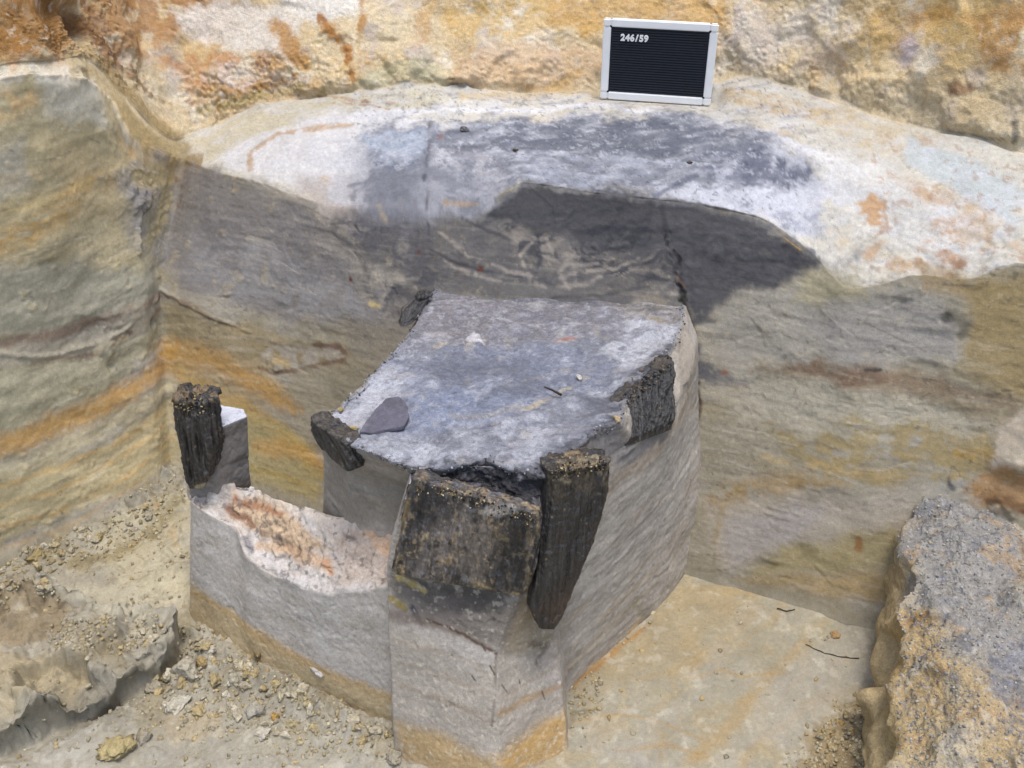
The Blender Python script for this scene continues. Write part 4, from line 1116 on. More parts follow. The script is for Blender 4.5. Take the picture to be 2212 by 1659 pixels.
S.poly([(760, 940), (960, 960), (900, 1030), (760, 975)], (208, 211, 220), 0.7, 18, 18, 12, brk=0.15, bfreq=24, swirl=0.03)
S.poly([(1350, 690), (1470, 690), (1456, 745), (1380, 790), (1290, 760)], (206, 208, 214), 0.85, 16, 16, 8, brk=0.02)
S.poly([(1300, 650), (1470, 660), (1470, 700), (1360, 690)], (150, 142, 132), 0.8, 14, 12, 6)
S.stroke([(1385, 680), (1420, 690)], [14, 12], (182, 168, 140), 0.6, 0.8)
S.poly([(920, 640), (1100, 640), (1100, 700), (960, 740), (900, 720)], (140, 134, 138), 0.6, 24, 18, 8)
S.stroke([(1130, 885), (1170, 865), (1230, 840), (1268, 815)], [9, 9, 6, 5], (206, 192, 160), 0.8, 0.6)
S.stroke([(980, 900), (1060, 895), (1130, 880)], [8, 10, 10], (170, 160, 140), 0.5, 0.9)
S.stroke([(1080, 910), (1000, 930), (930, 950)], [10, 10, 8], (118, 118, 128), 0.6, 0.9)
S.stroke([(920, 950), (990, 955), (1050, 930)], [8, 10, 8], (112, 114, 126), 0.5, 0.9)
S.stroke([(1205, 738), (1235, 734)], [9, 10], (172, 118, 98), 0.85, 0.4)
S.stroke([(1020, 745), (1035, 740)], [16, 14], (212, 204, 200), 0.8, 0.6)
S.stroke([(1010, 740)], 9, (206, 178, 158), 0.7, 0.6)
S.stroke([(940, 748), (960, 742)], [8, 7], (196, 182, 146), 0.7, 0.7)
S.stroke([(965, 805), (1000, 815)], [22, 22], (112, 118, 134), 0.6, 0.9)
S.stroke([(1290, 870), (1330, 895), (1330, 920)], [14, 16, 10], (78, 80, 90), 0.7, 0.8, brk=0.2)
S.stroke([(1230, 800), (1180, 812), (1140, 820)], [6, 6, 5], (190, 176, 150), 0.5, 0.9, brk=0.25)
S.mottle((210, 213, 224), 38, -0.1, 0.9, 0.45, 131)
S.mottle((226, 228, 234), 150, 0.3, 0.8, 0.2, 129)
S.mottle((98, 104, 124), 48, 0.1, 0.9, 0.45, 132)
S.mottle((74, 78, 92), 160, 0.5, 0.8, 0.35, 128)
S.mottle((222, 224, 232), 50, 0.15, 0.75, 0.4, 126, gain=0.85)
S.mottle((88, 93, 108), 55, 0.15, 0.75, 0.45, 125, gain=0.85)
for ln, w_, a_ in [([(700, 918), (760, 968), (888, 1012), (960, 1008), (1055, 990), (1092, 1010), (1180, 1030)], 12, .75), ([(1195, 1012), (1270, 942), (1300, 918), (1338, 905)], 16, .8), ([(1340, 880), (1420, 790), (1450, 752)], 20, .8), ([(1300, 870), (1335, 860), (1390, 800)], 14, .6), ([(930, 640), (900, 695), (868, 738)], 6, .6), ([(1250, 905), (1290, 890)], 16, .6), ([(1090, 985), (1170, 1010)], 14, .5), ([(1000, 640), (1200, 648), (1440, 672)], 14, .4)]:
    S.stroke(ln, w_, (66, 67, 74), a_, 0.9, wob=0.8, fine=0.7, brk=0.1, bfreq=50)
S.mottle((196, 192, 192), 30, 0.3, 0.8, 0.5, 127, stretch=(0.6, 1.5, 1))
S.poly([(900, 780), (1150, 760), (1330, 790), (1200, 850), (1000, 870)], (112, 117, 132), 0.7, 34, 30, 16, brk=0.15, bfreq=14, swirl=0.04)
S.poly([(1180, 860), (1330, 860), (1270, 940), (1180, 960)], (120, 122, 134), 0.6, 26, 24, 14, brk=0.2, bfreq=18, swirl=0.04)
S.mottle((190, 180, 154), 34, 0.55, 0.9, 0.3, 133)
# sides
sw_ = wsd.astype(np.float32)
S.gate = sw_
S.k = np.float32(1.15)
S.mix(sw_, (146, 138, 128))
S.mottle((160, 154, 146), 8, -0.1, 0.6, 0.7, 134, where=sw_, stretch=(1, 1, 2))
S.poly([(690, 950), (880, 1030), (870, 1140), (690, 1100)], (134, 126, 114), 0.8, 14, 12, 6)
S.poly([(960, 1010), (1060, 1000), (1180, 1040), (1180, 1110), (1000, 1080)], (76, 74, 78), 0.85, 10, 10, 6, brk=0.0)
S.poly([(1200, 1020), (1270, 945), (1335, 915), (1340, 970), (1320, 1010)], (98, 94, 92), 0.85, 12, 12, 8)
S.stroke([(1320, 1060), (1400, 990), (1450, 930), (1490, 850)], [20, 20, 20, 18], (150, 136, 116), 0.8, 0.7)
S.stroke([(1322, 1062), (1350, 1040), (1400, 1000), (1450, 955), (1475, 915)], [7, 10, 10, 10, 6], (104, 80, 60), 0.85, 0.7, brk=0.05)
S.poly([(1270, 950), (1335, 915), (1350, 960), (1450, 925), (1440, 950), (1340, 1010), (1310, 1010)], (108, 106, 106), 0.8, 14, 12, 8)
S.poly([(1455, 745), (1475, 690), (1500, 760), (1495, 900), (1462, 930)], (152, 142, 128), 0.7, 12, 12, 8)
S.stroke([(1455, 760), (1462, 850), (1460, 920)], [14, 12, 8], (168, 160, 148), 0.7, 0.7)
S.poly([(1320, 1060), (1460, 930), (1500, 880), (1500, 1230), (1330, 1400), (1240, 1480), (1230, 1320)], (164, 158, 148), 0.75, 20, 16, 8)
for i, (a_, b_, w_, c_) in enumerate([((1260, 1290), (1490, 1000), 6, (184, 178, 170)), ((1240, 1380), (1490, 1100), 7, (182, 176, 166)),
                                      ((1280, 1220), (1480, 960), 5, (130, 118, 104)), ((1230, 1440), (1490, 1150), 9, (146, 134, 108)),
                                      ((1320, 1300), (1490, 1060), 4, (150, 134, 110)), ((1230, 1340), (1400, 1130), 5, (150, 142, 128)),
                                      ((1240, 1470), (1380, 1340), 10, (168, 136, 84)), ((1300, 1340), (1480, 1130), 5, (156, 134, 98)),
                                      ((1330, 1180), (1490, 980), 4, (120, 100, 82))]):
    S.stroke([a_, ((a_[0] + b_[0]) / 2 + 8, (a_[1] + b_[1]) / 2 + 10), b_], w_, c_, 0.6, 0.9, bseed=60 + i)
S.stroke([(1375, 1300), (1390, 1330)], [12, 12], (134, 128, 104), 0.6, 0.7)
S.stroke([(1240, 1480), (1290, 1435), (1370, 1360)], [10, 8, 5], (176, 134, 76), 0.7, 0.8)
S.stroke([(1380, 1350), (1440, 1300), (1480, 1240)], [6, 6, 8], (108, 96, 78), 0.7, 0.7)
S.C *= (1 + sw_ * 0.08 * fbm(P, 14, 4, 135, stretch=(0.9, 0.9, 6), gain=0.65) + sw_ * 0.07 * fbm(P, 45, 3, 117))[:, None]
S.mix(ss(0.3, 0.7, fbm(P, 9, 3, 139, stretch=(0.8, 0.8, 4))) * 0.3, (176, 168, 158))
S.mix(ss(0.45, 0.75, fbm(P, 8, 3, 138, stretch=(0.8, 0.8, 4))) * 0.3, (146, 132, 110))
S.mix(ss(0.55, 0.8, fbm(P, 40, 3, 136, stretch=(0.5, 0.5, 1.6))) * sw_ * 0.3, (96, 88, 78))
S.shade(0.08, 26, 137)
S.C *= (1 + 0.10 * S.grain)[:, None]
fc = grid_faces(GK.shape[0], GK.shape[1], True)
jrow = int(np.argmin(np.abs(rid - 3.12)))
GP, GC = P.reshape(GK.shape), S.C.reshape(GK.shape)
part_mesh('block_top', GP[:, :jrow + 1].reshape(-1, 3), grid_faces(GK.shape[0], jrow + 1, True), M_TOP, GC[:, :jrow + 1].reshape(-1, 3))
part_mesh('block_side', GP[:, jrow:].reshape(-1, 3), grid_faces(GK.shape[0], GK.shape[1] - jrow, True), M_BLOCK, GC[:, jrow:].reshape(-1, 3))


def ring_part(name, rings, center, nu, nvs, paint, disp, mat=M_BLOCK, smooth=(3, 3), parent=block, base=BL):
    """closed part: centre of its top, rings of points going down"""
    rings = [np.array(r) for r in rings]
    Kp = np.stack([np.broadcast_to(center, rings[0].shape)] + [center + (rings[0] - center) * 0.8] + rings, 1)
    g, ri = sample_loft(Kp, nu, nvs, closed=True, smooth_u=False)
    g = smooth_grid(smooth_grid(g, smooth[0], 0, True), smooth[1], 1)
    n = grid_normals(g, True)
    r_ = np.broadcast_to(ri[None], g.shape[:2]).ravel()
    c0 = g.reshape(-1, 3).mean(0)
    P = g.reshape(-1, 3); n = n.reshape(-1, 3)
    if (n * (P - c0)).sum() < 0: n = -n
    n = n.copy(); n[r_ < 0.9] = (0, 0, 1)
    P = P + n * disp(P, r_)[:, None]
    s = Skin(P, n, 1.0)
    paint(s, r_)
    return part_mesh(name, P, grid_faces(g.shape[0], g.shape[1], True), mat, s.C, parent, base)


RIMP = P[(np.abs(R_ - 3.0) < 0.12)]
RIMC = S.C[(np.abs(R_ - 3.0) < 0.12)]
# front pier with the plank on its face
pt = [atZ(890, 1012, 0.645), atZ(880, 1045, 0.635), atZ(870, 1080, 0.60), atZ(960, 1075, 0.59), atZ(1090, 1110, 0.572), atZ(1158, 1126, 0.57), atZ(1196, 1135, 0.565), atZ(1202, 1080, 0.585), atZ(1190, 1030, 0.632), atZ(1090, 1010, 0.648), atZ(965, 1004, 0.655)]
pm = [atY(850, 1150, 1.60), atY(838, 1200, 1.54), atY(833, 1240, 1.50), atY(960, 1330, 1.465), atY(1040, 1390, 1.43), atY(1074, 1413, 1.42), atY(1206, 1427, 1.50), atY(1215, 1350, 1.6), atY(1200, 1290, 1.7), atY(1090, 1250, 1.7), atY(960, 1200, 1.7)]
pf = [atZ(847, 1510, -0.02), atZ(850, 1580, -0.02), atZ(855, 1640, -0.02), atZ(960, 1690, -0.02), atZ(1045, 1718, -0.02), atZ(1082, 1728, -0.02), atZ(1228, 1632, -0.02), atZ(1226, 1560, -0.02), atZ(1215, 1480, -0.02), atZ(1090, 1450, -0.02), atZ(960, 1440, -0.02)]


def pier_paint(s, r):
    s.k = np.float32(1.0)
    s.fill((158, 150, 138))
    s.mottle((172, 166, 158), 8, -0.1, 0.6, 0.7, 140, stretch=(1, 1, 2))
    s.poly([(835, 1240), (1130, 1290), (1170, 1180), (1195, 1135), (1165, 1330), (1075, 1413), (960, 1350), (840, 1310)], (124, 115, 104), 0.85, 14, 12, 8)
    s.poly([(845, 1225), (1120, 1280), (1060, 1340), (930, 1300), (850, 1260)], (74, 70, 68), 0.8, 14, 16, 10, brk=0.2, bfreq=40)
    s.poly([(1120, 1290), (1180, 1180), (1185, 1300), (1110, 1380)], (112, 100, 84), 0.6, 14, 12, 8)
    s.poly([(840, 1240), (1000, 1300), (1060, 1380), (980, 1360), (850, 1290)], (112, 104, 98), 0.6, 16, 14, 8, brk=0.2)
    s.stroke([(860, 1245), (890, 1260), (915, 1275)], [8, 10, 7], (176, 158, 96), 0.85, 0.5)
    s.stroke([(838, 1295), (860, 1310), (870, 1318)], [7, 10, 7], (150, 132, 68), 0.85, 0.5)
    s.stroke([(890, 1315), (905, 1335), (915, 1345)], [7, 8, 6], (72, 72, 80), 0.85, 0.5)
    s.stroke([(835, 1325), (930, 1345), (1000, 1370), (1073, 1413)], [12, 12, 8, 3], (118, 104, 92), 0.75, 0.7)
    s.stroke([(920, 1338), (1000, 1370), (1073, 1413)], [3, 3, 3], (84, 66, 54), 0.9, 0.5)
    s.poly([(1085, 1420), (1190, 1140), (1200, 1300), (1190, 1400)], (150, 136, 112), 0.8, 12, 10, 6)
    s.poly([(1170, 1410), (1190, 1385), (1208, 1420), (1215, 1480), (1180, 1460)], (178, 168, 158), 0.7, 10, 10, 6)
    s.stroke([(1150, 1390), (1180, 1400), (1160, 1430)], [8, 8, 6], (96, 86, 72), 0.7, 0.8)
    s.stroke([(1080, 1545), (1140, 1510), (1215, 1480)], [8, 8, 6], (158, 130, 92), 0.7, 0.8)
    s.poly([(850, 1555), (960, 1590), (1058, 1630), (1075, 1690), (850, 1690)], (166, 140, 94), 0.9, 20, 10, 5)
    s.poly([(1062, 1630), (1120, 1590), (1220, 1530), (1224, 1640), (1080, 1700)], (174, 142, 86), 0.9, 20, 10, 5)
    s.stroke([(1075, 1650), (1150, 1600), (1220, 1550)], [10, 10, 8], (182, 144, 80), 0.5, 0.9)
    for a_, b_ in [((860, 1430), (1050, 1500)), ((860, 1480), (1050, 1545)), ((850, 1380), (1040, 1440)), ((1090, 1500), (1200, 1440)), ((940, 1500), (1050, 1560))]:
        s.stroke([a_, b_], 5, (148, 134, 114), 0.5, 0.9)
    for a_ in [(1060, 1440), (1040, 1390), (1120, 1470), (1170, 1495), (1020, 1460), (1085, 1480)]:
        s.stroke([a_, (a_[0] + 8, a_[1] + 16)], 2, (70, 60, 50), 0.8, 0.6)
    s.stroke([(1073, 1413), (1066, 1500), (1062, 1570)], 3, (92, 80, 66), 0.6, 0.9, brk=0.1)
    s.k = np.float32(0.85)
    tw = ss(2.02, 1.9, r).astype(np.float32)
    s.mix(tw, (168, 170, 180))
    s.mottle((214, 216, 224), 40, 0.0, 0.4, 0.8, 141, where=tw)
    s.mottle((80, 80, 90), 60, 0.3, 0.5, 0.7, 142, where=tw)
    s.gate = tw
    s.mix((tw * ss(1.484, 1.50, s.P[:, 1]) * ss(-0.15, -0.10, s.P[:, 0])).astype(np.float32) * 0.95, (70, 69, 74))
    s.poly([(950, 975), (1060, 965), (1210, 1000), (1205, 1075), (1120, 1078), (1040, 1062), (975, 1035)], (72, 71, 76), 0.95, 12, 12, 10)
    s.stroke([(985, 1015), (1060, 1020), (1130, 1025), (1190, 1040)], 26, (66, 65, 70), 0.95, 0.6)
    s.stroke([(1000, 1035), (1060, 1055), (1120, 1065)], 10, (40, 40, 46), 0.6, 0.9, brk=0.1, bfreq=60)
    s.stroke([(1165, 1110), (1195, 1130), (1195, 1090)], 26, (140, 116, 84), 0.85, 0.7)
    s.stroke([(1150, 1090), (1190, 1080)], 20, (62, 60, 62), 0.8, 0.8)
    s.gate = None
    s.stroke([(1180, 1135), (1200, 1150)], [14, 12], (190, 168, 128), 0.7, 0.7)
    s.k = np.float32(1.0)
    s.mottle((190, 182, 166), 110, 0.42, 0.6, 0.5, 143, where=1 - tw)
    s.C *= (1 + 0.10 * fbm(s.P, 14, 4, 144, stretch=(0.8, 0.8, 5)))[:, None]
    s.shade(0.08, 30, 145); s.C *= (1 + 0.1 * s.grain)[:, None]


ring_part('front_pier', [pt, pm, pf], atZ(1040, 1060, 0.59), 620, [26, 22, 150, 160], pier_paint,
          lambda P, r: 0.003 * fbm(P, 10, 3, 146) + 0.0006 * fbm(P, 40, 3, 147) + 0.0006 * fbm(P, 130, 2, 148) + facets(P, 60, 0.0008, 0.02, 10, sharp=1.2) - 0.0015 * ss(0.6, 0.8, fbm(P, 40, 3, 149)) + ss(2.0, 1.8, r) * (0.005 * fbm(P, 40, 3, 145) + 0.003 * fbm(P, 110, 2, 144)), smooth=(2, 2))

# black crust running from the block's edge down to the plank
ca = [(905, 1012, 0.662), (965, 1006, 0.660), (1050, 992, 0.660), (1092, 1010, 0.660), (1150, 1024, 0.658), (1192, 1028, 0.655)]
cb = [(900, 1045, 0.625), (965, 1050, 0.612), (1034, 1082, 0.592), (1094, 1100, 0.582), (1150, 1118, 0.576), (1192, 1122, 0.574)]
ck = []
for a_, b_ in zip(ca, cb):
    A, B = atZ(*a_), atZ(*b_)
    ck.append([A + np.array([0, 0.02, -0.004]), A, A * 0.55 + B * 0.45 + np.array([0, 0.006, -0.016]), B, B + np.array([0, -0.012, -0.01])])
g, ri = sample_loft(np.array(ck), 190, [6, 30, 30, 8])
n = grid_normals(g).reshape(-1, 3); P = g.reshape(-1, 3)
if n[:, 2].sum() < 0: n = -n
P = P + n * (0.007 * fbm(P, 30, 3, 230) + 0.004 * fbm(P, 90, 3, 231))[:, None]
s = Skin(P, n, 0.8, front=False)
s.fill((70, 69, 73))
s.mottle((34, 34, 38), 40, 0.0, 0.6, 0.8, 232)
s.mottle((150, 148, 154), 60, 0.25, 0.7, 0.6, 233)
r_ = np.broadcast_to(ri[None], g.shape[:2]).ravel()
s.mix((ss(2.2, 2.9, r_) * ss(-0.2, 0.4, fbm(P, 40, 3, 234))).astype(np.float32) * 0.75, (206, 204, 206))
s.mix((ss(0.5, 2.0, P[:, 0] * 0 + ri.max() - r_) * ss(-0.13, -0.19, P[:, 0])).astype(np.float32) * 0.8, (200, 202, 208))
s.C *= (1 + 0.14 * s.grain)[:, None]
part_mesh('charcoal_crust', P, grid_faces(g.shape[0], g.shape[1]), M_TOP, s.C)


# low wall joining the pier and the column
lt = [(412, 1078, 0.33), (440, 1105, 0.325), (510, 1150, 0.305), (530, 1205, 0.28), (600, 1250, 0.27), (704, 1284, 0.30), (780, 1278, 0.33), (845, 1262, 0.37)]
lbk = [(400, 1035, 0.35), (440, 1045, 0.36), (545, 1052, 0.375), (570, 1064, 0.38), (610, 1082, 0.395), (690, 1102, 0.41), (780, 1120, 0.42), (880, 1130, 0.44)]
lft = [(405, 1322), (440, 1352), (515, 1415), (540, 1432), (600, 1463), (712, 1511), (778, 1540), (850, 1568)]
rows = []
for a_, b_, f_ in zip(lt, lbk, lft):
    A, B, Fp = atZ(*a_), atZ(*b_), atZ(*f_, 0.0)
    Fp[2] = -0.03
    Mi = (A + B) / 2
    sag = np.array([0, 0, -0.012])
    hb = B.copy(); hb[2] = -0.03; hb[1] += 0.03
    md = (A * 0.45 + Fp * 0.55)
    rows.append([Fp, md, A, A * 0.75 + B * 0.25 + sag, Mi + sag * 1.3, A * 0.2 + B * 0.8 + sag * 0.3, B + np.array([0, 0.004, 0]), hb])
rows = np.array(rows)
rows = np.concatenate([rows[:1] + np.array([-0.004, 0.04, 0]) * 1.0, rows, rows[-1:] + np.array([0.15, 0.02, 0.03])], 0)
rows[0, :, 1] = rows[0, :, 1] * 0 + rows[1, -1, 1]          # close the left end
g, ri = sample_loft(rows, 420, [70, 70, 24, 24, 24, 12, 30], smooth_u=True)
g = smooth_grid(smooth_grid(g, 2, 0), 2, 1)
n = grid_normals(g).reshape(-1, 3); P = g.reshape(-1, 3)
r_ = np.broadcast_to(ri[None], g.shape[:2]).ravel()
if n[(r_ > 3) & (r_ < 5)][:, 2].sum() < 0: n = -n
brkw = ss(1.9, 2.3, r_) * ss(6.4, 6.0, r_)
P = P + n * ((1 - brkw) * (0.003 * fbm(P, 9, 3, 150) + 0.0008 * fbm(P, 100, 3, 151) + facets(P, 70, 0.0007, 0.016, 11, sharp=1.2) - 0.0012 * ss(0.6, 0.8, fbm(P, 40, 3, 149))) + brkw * (0.005 * fbm(P, 16, 3, 152) + facets(P, 300, 0.0035, 0.12, 15, sharp=2.4) + 0.0028 * fbm(P, 60, 3, 153) + 0.0012 * fbm(P, 160, 2, 154)))[:, None]
s = Skin(P, n, 1.12)
s.fill((164, 158, 150))
s.mottle((176, 172, 166), 8, -0.1, 0.5, 0.7, 155, stretch=(1, 1, 2))
s.mottle((150, 142, 128), 14, 0.1, 0.6, 0.6, 156, stretch=(1, 1, 4))
s.poly([(412, 1080), (430, 1110), (520, 1160), (600, 1260), (800, 1290), (840, 1310), (830, 1250), (600, 1230), (500, 1140)], (150, 144, 136), 0.6, 12, 10, 5)
s.poly([(400, 1255), (540, 1360), (775, 1475), (850, 1500), (850, 1600), (540, 1450), (400, 1340)], (168, 148, 108), 0.9, 22, 10, 5)
s.stroke([(405, 1275), (470, 1310), (545, 1370), (660, 1430), (780, 1480), (850, 1510)], [8, 10, 14, 14, 12, 12], (172, 140, 88), 0.65, 0.95)
s.stroke([(410, 1320), (520, 1410), (700, 1500), (850, 1560)], [10, 10, 10, 8], (150, 134, 100), 0.6, 0.9)
s.stroke([(540, 1390), (560, 1420)], [10, 12], (130, 112, 82), 0.6, 0.8)
for i in range(7):
    s.stroke([(430 + 20 * i, 1160 + 18 * i), (560 + 20 * i, 1270 + 14 * i), (760, 1360 + 12 * i)], 3.5, (186, 182, 176) if i % 2 else (142, 134, 124), 0.45, 0.9, brk=0.1, bseed=70 + i)
tw = brkw.astype(np.float32)
s.k = np.float32(0.82)
s.gate = tw
s.mix(tw, (190, 180, 170))
s.mottle((212, 206, 200), 20, -0.1, 0.4, 0.8, 157, where=tw)
s.poly([(500, 1070), (560, 1070), (640, 1110), (700, 1180), (640, 1200), (540, 1150), (500, 1110)], (212, 180, 140), 0.8, 16, 14, 8, brk=0.0)
s.stroke([(510, 1075), (550, 1090), (610, 1112)], [9, 9, 6], (158, 96, 54), 0.75, 0.8, brk=0.15)
s.stroke([(495, 1100), (530, 1120), (545, 1140)], [12, 12, 8], (124, 78, 48), 0.8, 0.7, brk=0.1)
s.stroke([(560, 1060), (640, 1085), (760, 1110)], [12, 16, 14], (222, 208, 190), 0.8, 0.7)
s.stroke([(560, 1195), (620, 1245), (704, 1275), (800, 1270)], [8, 10, 10, 10], (208, 202, 198), 0.8, 0.8)
s.stroke([(640, 1190), (720, 1200), (800, 1200)], [12, 14, 12], (160, 152, 148), 0.6, 0.9, brk=0.15)
s.stroke([(740, 1150), (800, 1170), (850, 1180)], [10, 12, 10], (146, 130, 124), 0.6, 0.9, brk=0.15)
s.stroke([(800, 1205)], 10, (110, 104, 106), 0.8, 0.5)
s.stroke([(560, 1180), (640, 1190), (700, 1220), (715, 1240)], [10, 14, 14, 10], (208, 166, 118), 0.65, 0.8)
s.stroke([(700, 1215), (718, 1240)], [7, 7], (200, 134, 72), 0.7, 0.8)
s.stroke([(560, 1150), (610, 1170), (650, 1190)], [9, 9, 6], (122, 100, 82), 0.7, 0.8, brk=0.15)
s.stroke([(530, 1165), (545, 1190)], [10, 8], (128, 124, 126), 0.8, 0.6)
s.poly([(700, 1130), (850, 1140), (840, 1250), (740, 1250)], (180, 162, 146), 0.7, 18, 16, 8)
s.stroke([(800, 1150), (830, 1180)], [16, 16], (204, 164, 122), 0.7, 0.8)
s.mottle((100, 92, 88), 80, 0.4, 0.6, 0.6, 158, where=tw)
s.shade(0.08, 30, 159); s.C *= (1 + 0.1 * s.grain)[:, None]
part_mesh('low_wall', P, grid_faces(g.shape[0], g.shape[1]), M_BLOCK, s.C)

# little column of soil beside the left post
st_ = [atY(420, 905, 1.93), atY(458, 886, 1.96), atY(530, 902, 1.93), atY(535, 908, 1.90), atY(466, 948, 1.845), atY(430, 945, 1.85)]
for q in st_: q[2] = 0.525
sm_ = [atY(400, 1020, 1.93), atY(450, 1000, 1.96), atY(538, 1035, 1.93), atY(541, 1050, 1.90), atY(470, 1085, 1.835), atY(412, 1075, 1.85)]
sf_ = [q + np.array([0, 0, -0.14]) + (q - np.mean(sm_, 0)) * np.array([-0.15, 0.0, 0]) for q in sm_]


def stub_paint(s, r):
    s.k = np.float32(1.0)
    s.fill((132, 126, 120))
    s.stroke([(455, 1015), (500, 1000), (538, 985)], 4, (92, 84, 80), 0.7, 0.8)
    s.stroke([(455, 1035), (490, 1010), (535, 1005)], 6, (150, 146, 142), 0.6, 0.8)
    s.stroke([(410, 1060), (460, 1090), (500, 1110)], [10, 14, 8], (124, 100, 76), 0.8, 0.8)
    s.mottle((100, 92, 86), 30, 0.2, 0.6, 0.6, 160, stretch=(1, 1, 2))
    s.mottle((152, 148, 144), 26, 0.2, 0.6, 0.6, 161, stretch=(1, 1, 2))
    tw = ss(2.05, 1.9, r).astype(np.float32)
    s.k = np.float32(0.82)
    s.mix(tw, (204, 208, 222))
    s.mottle((130, 136, 156), 60, 0.3, 0.6, 0.7, 162, where=tw)
    s.C *= (1 + 0.1 * s.grain)[:, None]


ring_part('soil_column', [st_, sm_, sf_], np.mean(st_, 0), 260, [12, 10, 80, 40], stub_paint,
          lambda P, r: 0.002 * fbm(P, 20, 3, 163) + 0.0012 * fbm(P, 80, 3, 164), smooth=(1, 1))


# ---------------------------------------------------------------- charred timbers
def timber(name, stations, thick, label, cat='charred post', dirt=0.3, ribs=0.006, ribf=70, broken=0.012, lump=0.003, capdirt=0.75, fibk=1.0, bright=0.85, nl=150, seed=0, tilt=0.0, base=(38, 36, 38), dirtc=(176, 148, 98), extra=None, white=0.0):
    """stations from the top down: (pxL, pyL, YL, pxR, pyR, YR); the front face between, thick metres behind it"""
    Ls = np.array([atY(a, b, c) for a, b, c, d, e, f in stations]); Rs = np.array([atY(d, e, f) for a, b, c, d, e, f in stations])
    Kt = []
    for L_, R_ in zip(Ls, Rs):
        ax = R_ - L_; w = np.linalg.norm(ax); ax /= w
        back = np.array([-ax[1], ax[0], 0]); back /= np.linalg.norm(back) + 1e-9
        if back[1] < 0: back = -back
        rr = min(0.10 * w, 0.2 * thick)
        Kt.append([L_ + back * rr, L_ + ax * rr * 0.9 - 0 * back, L_ + ax * 0.35 * w - back * 0.10 * rr, L_ + ax * 0.65 * w - back * 0.1 * rr, R_ - ax * rr * 0.9, R_ + back * rr, R_ + back * (thick - rr), R_ - ax * rr + back * thick, L_ + ax * rr + back * thick, L_ + back * (thick - rr)])
    Kt = np.array(Kt)            # station, ring, 3
    ringK = np.transpose(Kt, (1, 0, 2))   # ring as columns
    nsamp = [max(6, int(nl * np.linalg.norm(Ls[i + 1] - Ls[i]) / np.linalg.norm(Ls[-1] - Ls[0]))) for i in range(len(Ls) - 1)]
    c0, c1 = Kt[0].mean(0), Kt[-1].mean(0)
    full = np.concatenate([np.broadcast_to(c0, ringK[:, :1].shape), ringK, np.broadcast_to(c1, ringK[:, :1].shape)], 1)
    g, ri = sample_loft(full, 240, [16] + nsamp + [10], closed=True, smooth_u=False)
    g = smooth_grid(g, 2, 0, True)
    P = g.reshape(-1, 3); n = grid_normals(g, True).reshape(-1, 3)
    if (n * (P - P.mean(0))).sum() < 0: n = -n
    r_ = np.broadcast_to(ri[None], g.shape[:2]).ravel()
    capm = ss(1.12, 0.96, r_)
    n = n.copy(); n[r_ < 0.95] = (0, 0, 1)
    ax_l = (Ls[-1] - Ls[0]); ax_l /= np.linalg.norm(ax_l)
    along = (P @ ax_l)
    Pf = P - along[:, None] * ax_l * 0.93           # squeeze along the grain: long fibres
    rib = fbm(Pf, ribf, 3, 170 + seed, ridge=True)
    chunks = fbm(P, 28, 3, 174 + seed)
    tailm = ss(len(Ls) - 0.02, len(Ls) - 0.5, r_)
    h = (1 - capm) * tailm * (ribs * rib + lump * chunks + 0.001 * fbm(P, 120, 2, 176 + seed)) + capm * (broken * fbm(P, 55, 3, 178 + seed, ridge=True))
    P = P + n * h[:, None]
    s = Skin(P, n, 1.0, front=False)
    s.k = np.float32(0.62 * bright)
    s.fill(base)
    fib = fbm(Pf, ribf * 1.9, 3, 186 + seed)
    s.mix(ss(0.0, 0.8, fib) * 0.6 * fibk, (132, 124, 116))
    s.mix(ss(0.0, -0.6, fib) * 0.85, (16, 16, 20))
    s.mix(ss(0.2, 0.7, rib) * 0.4, (84, 80, 78))
    s.mix(ss(-0.1, -0.6, rib) * 0.6, (16, 16, 20))
    d = 0.6 * fbm(P, 34, 4, 180 + seed) + 0.7 * fbm(Pf, 120, 3, 179 + seed) + 0.5 * fbm(P, 10, 2, 181 + seed)
    s.mix(ss(0.75 - dirt, 1.25 - dirt, d) * 0.85, dirtc)
    d2 = fbm(P, 90, 3, 182 + seed)
    s.mix(ss(0.62 - dirt * 0.5, 0.85 - dirt * 0.5, d2) * 0.6, (190, 168, 122))
    s.mix(capm * ss(-0.1, 0.35, fbm(P, 60, 3, 183 + seed)) * capdirt, (190, 158, 108))
    if white: s.mix(ss(0.3, 0.5, fbm(P, 60, 3, 184 + seed)) * white, (150, 152, 164))
    if extra: extra(s, r_)
    base_pt = P[np.argmin(P[:, 2])].copy()
    base_pt[:2] = P[:, :2].mean(0)
    me = mesh_np(name, P - base_pt, grid_faces(g.shape[0], g.shape[1], True), M_CHAR, s.C)
    return link(name, me, label=label, cat=cat, loc=tuple(base_pt))


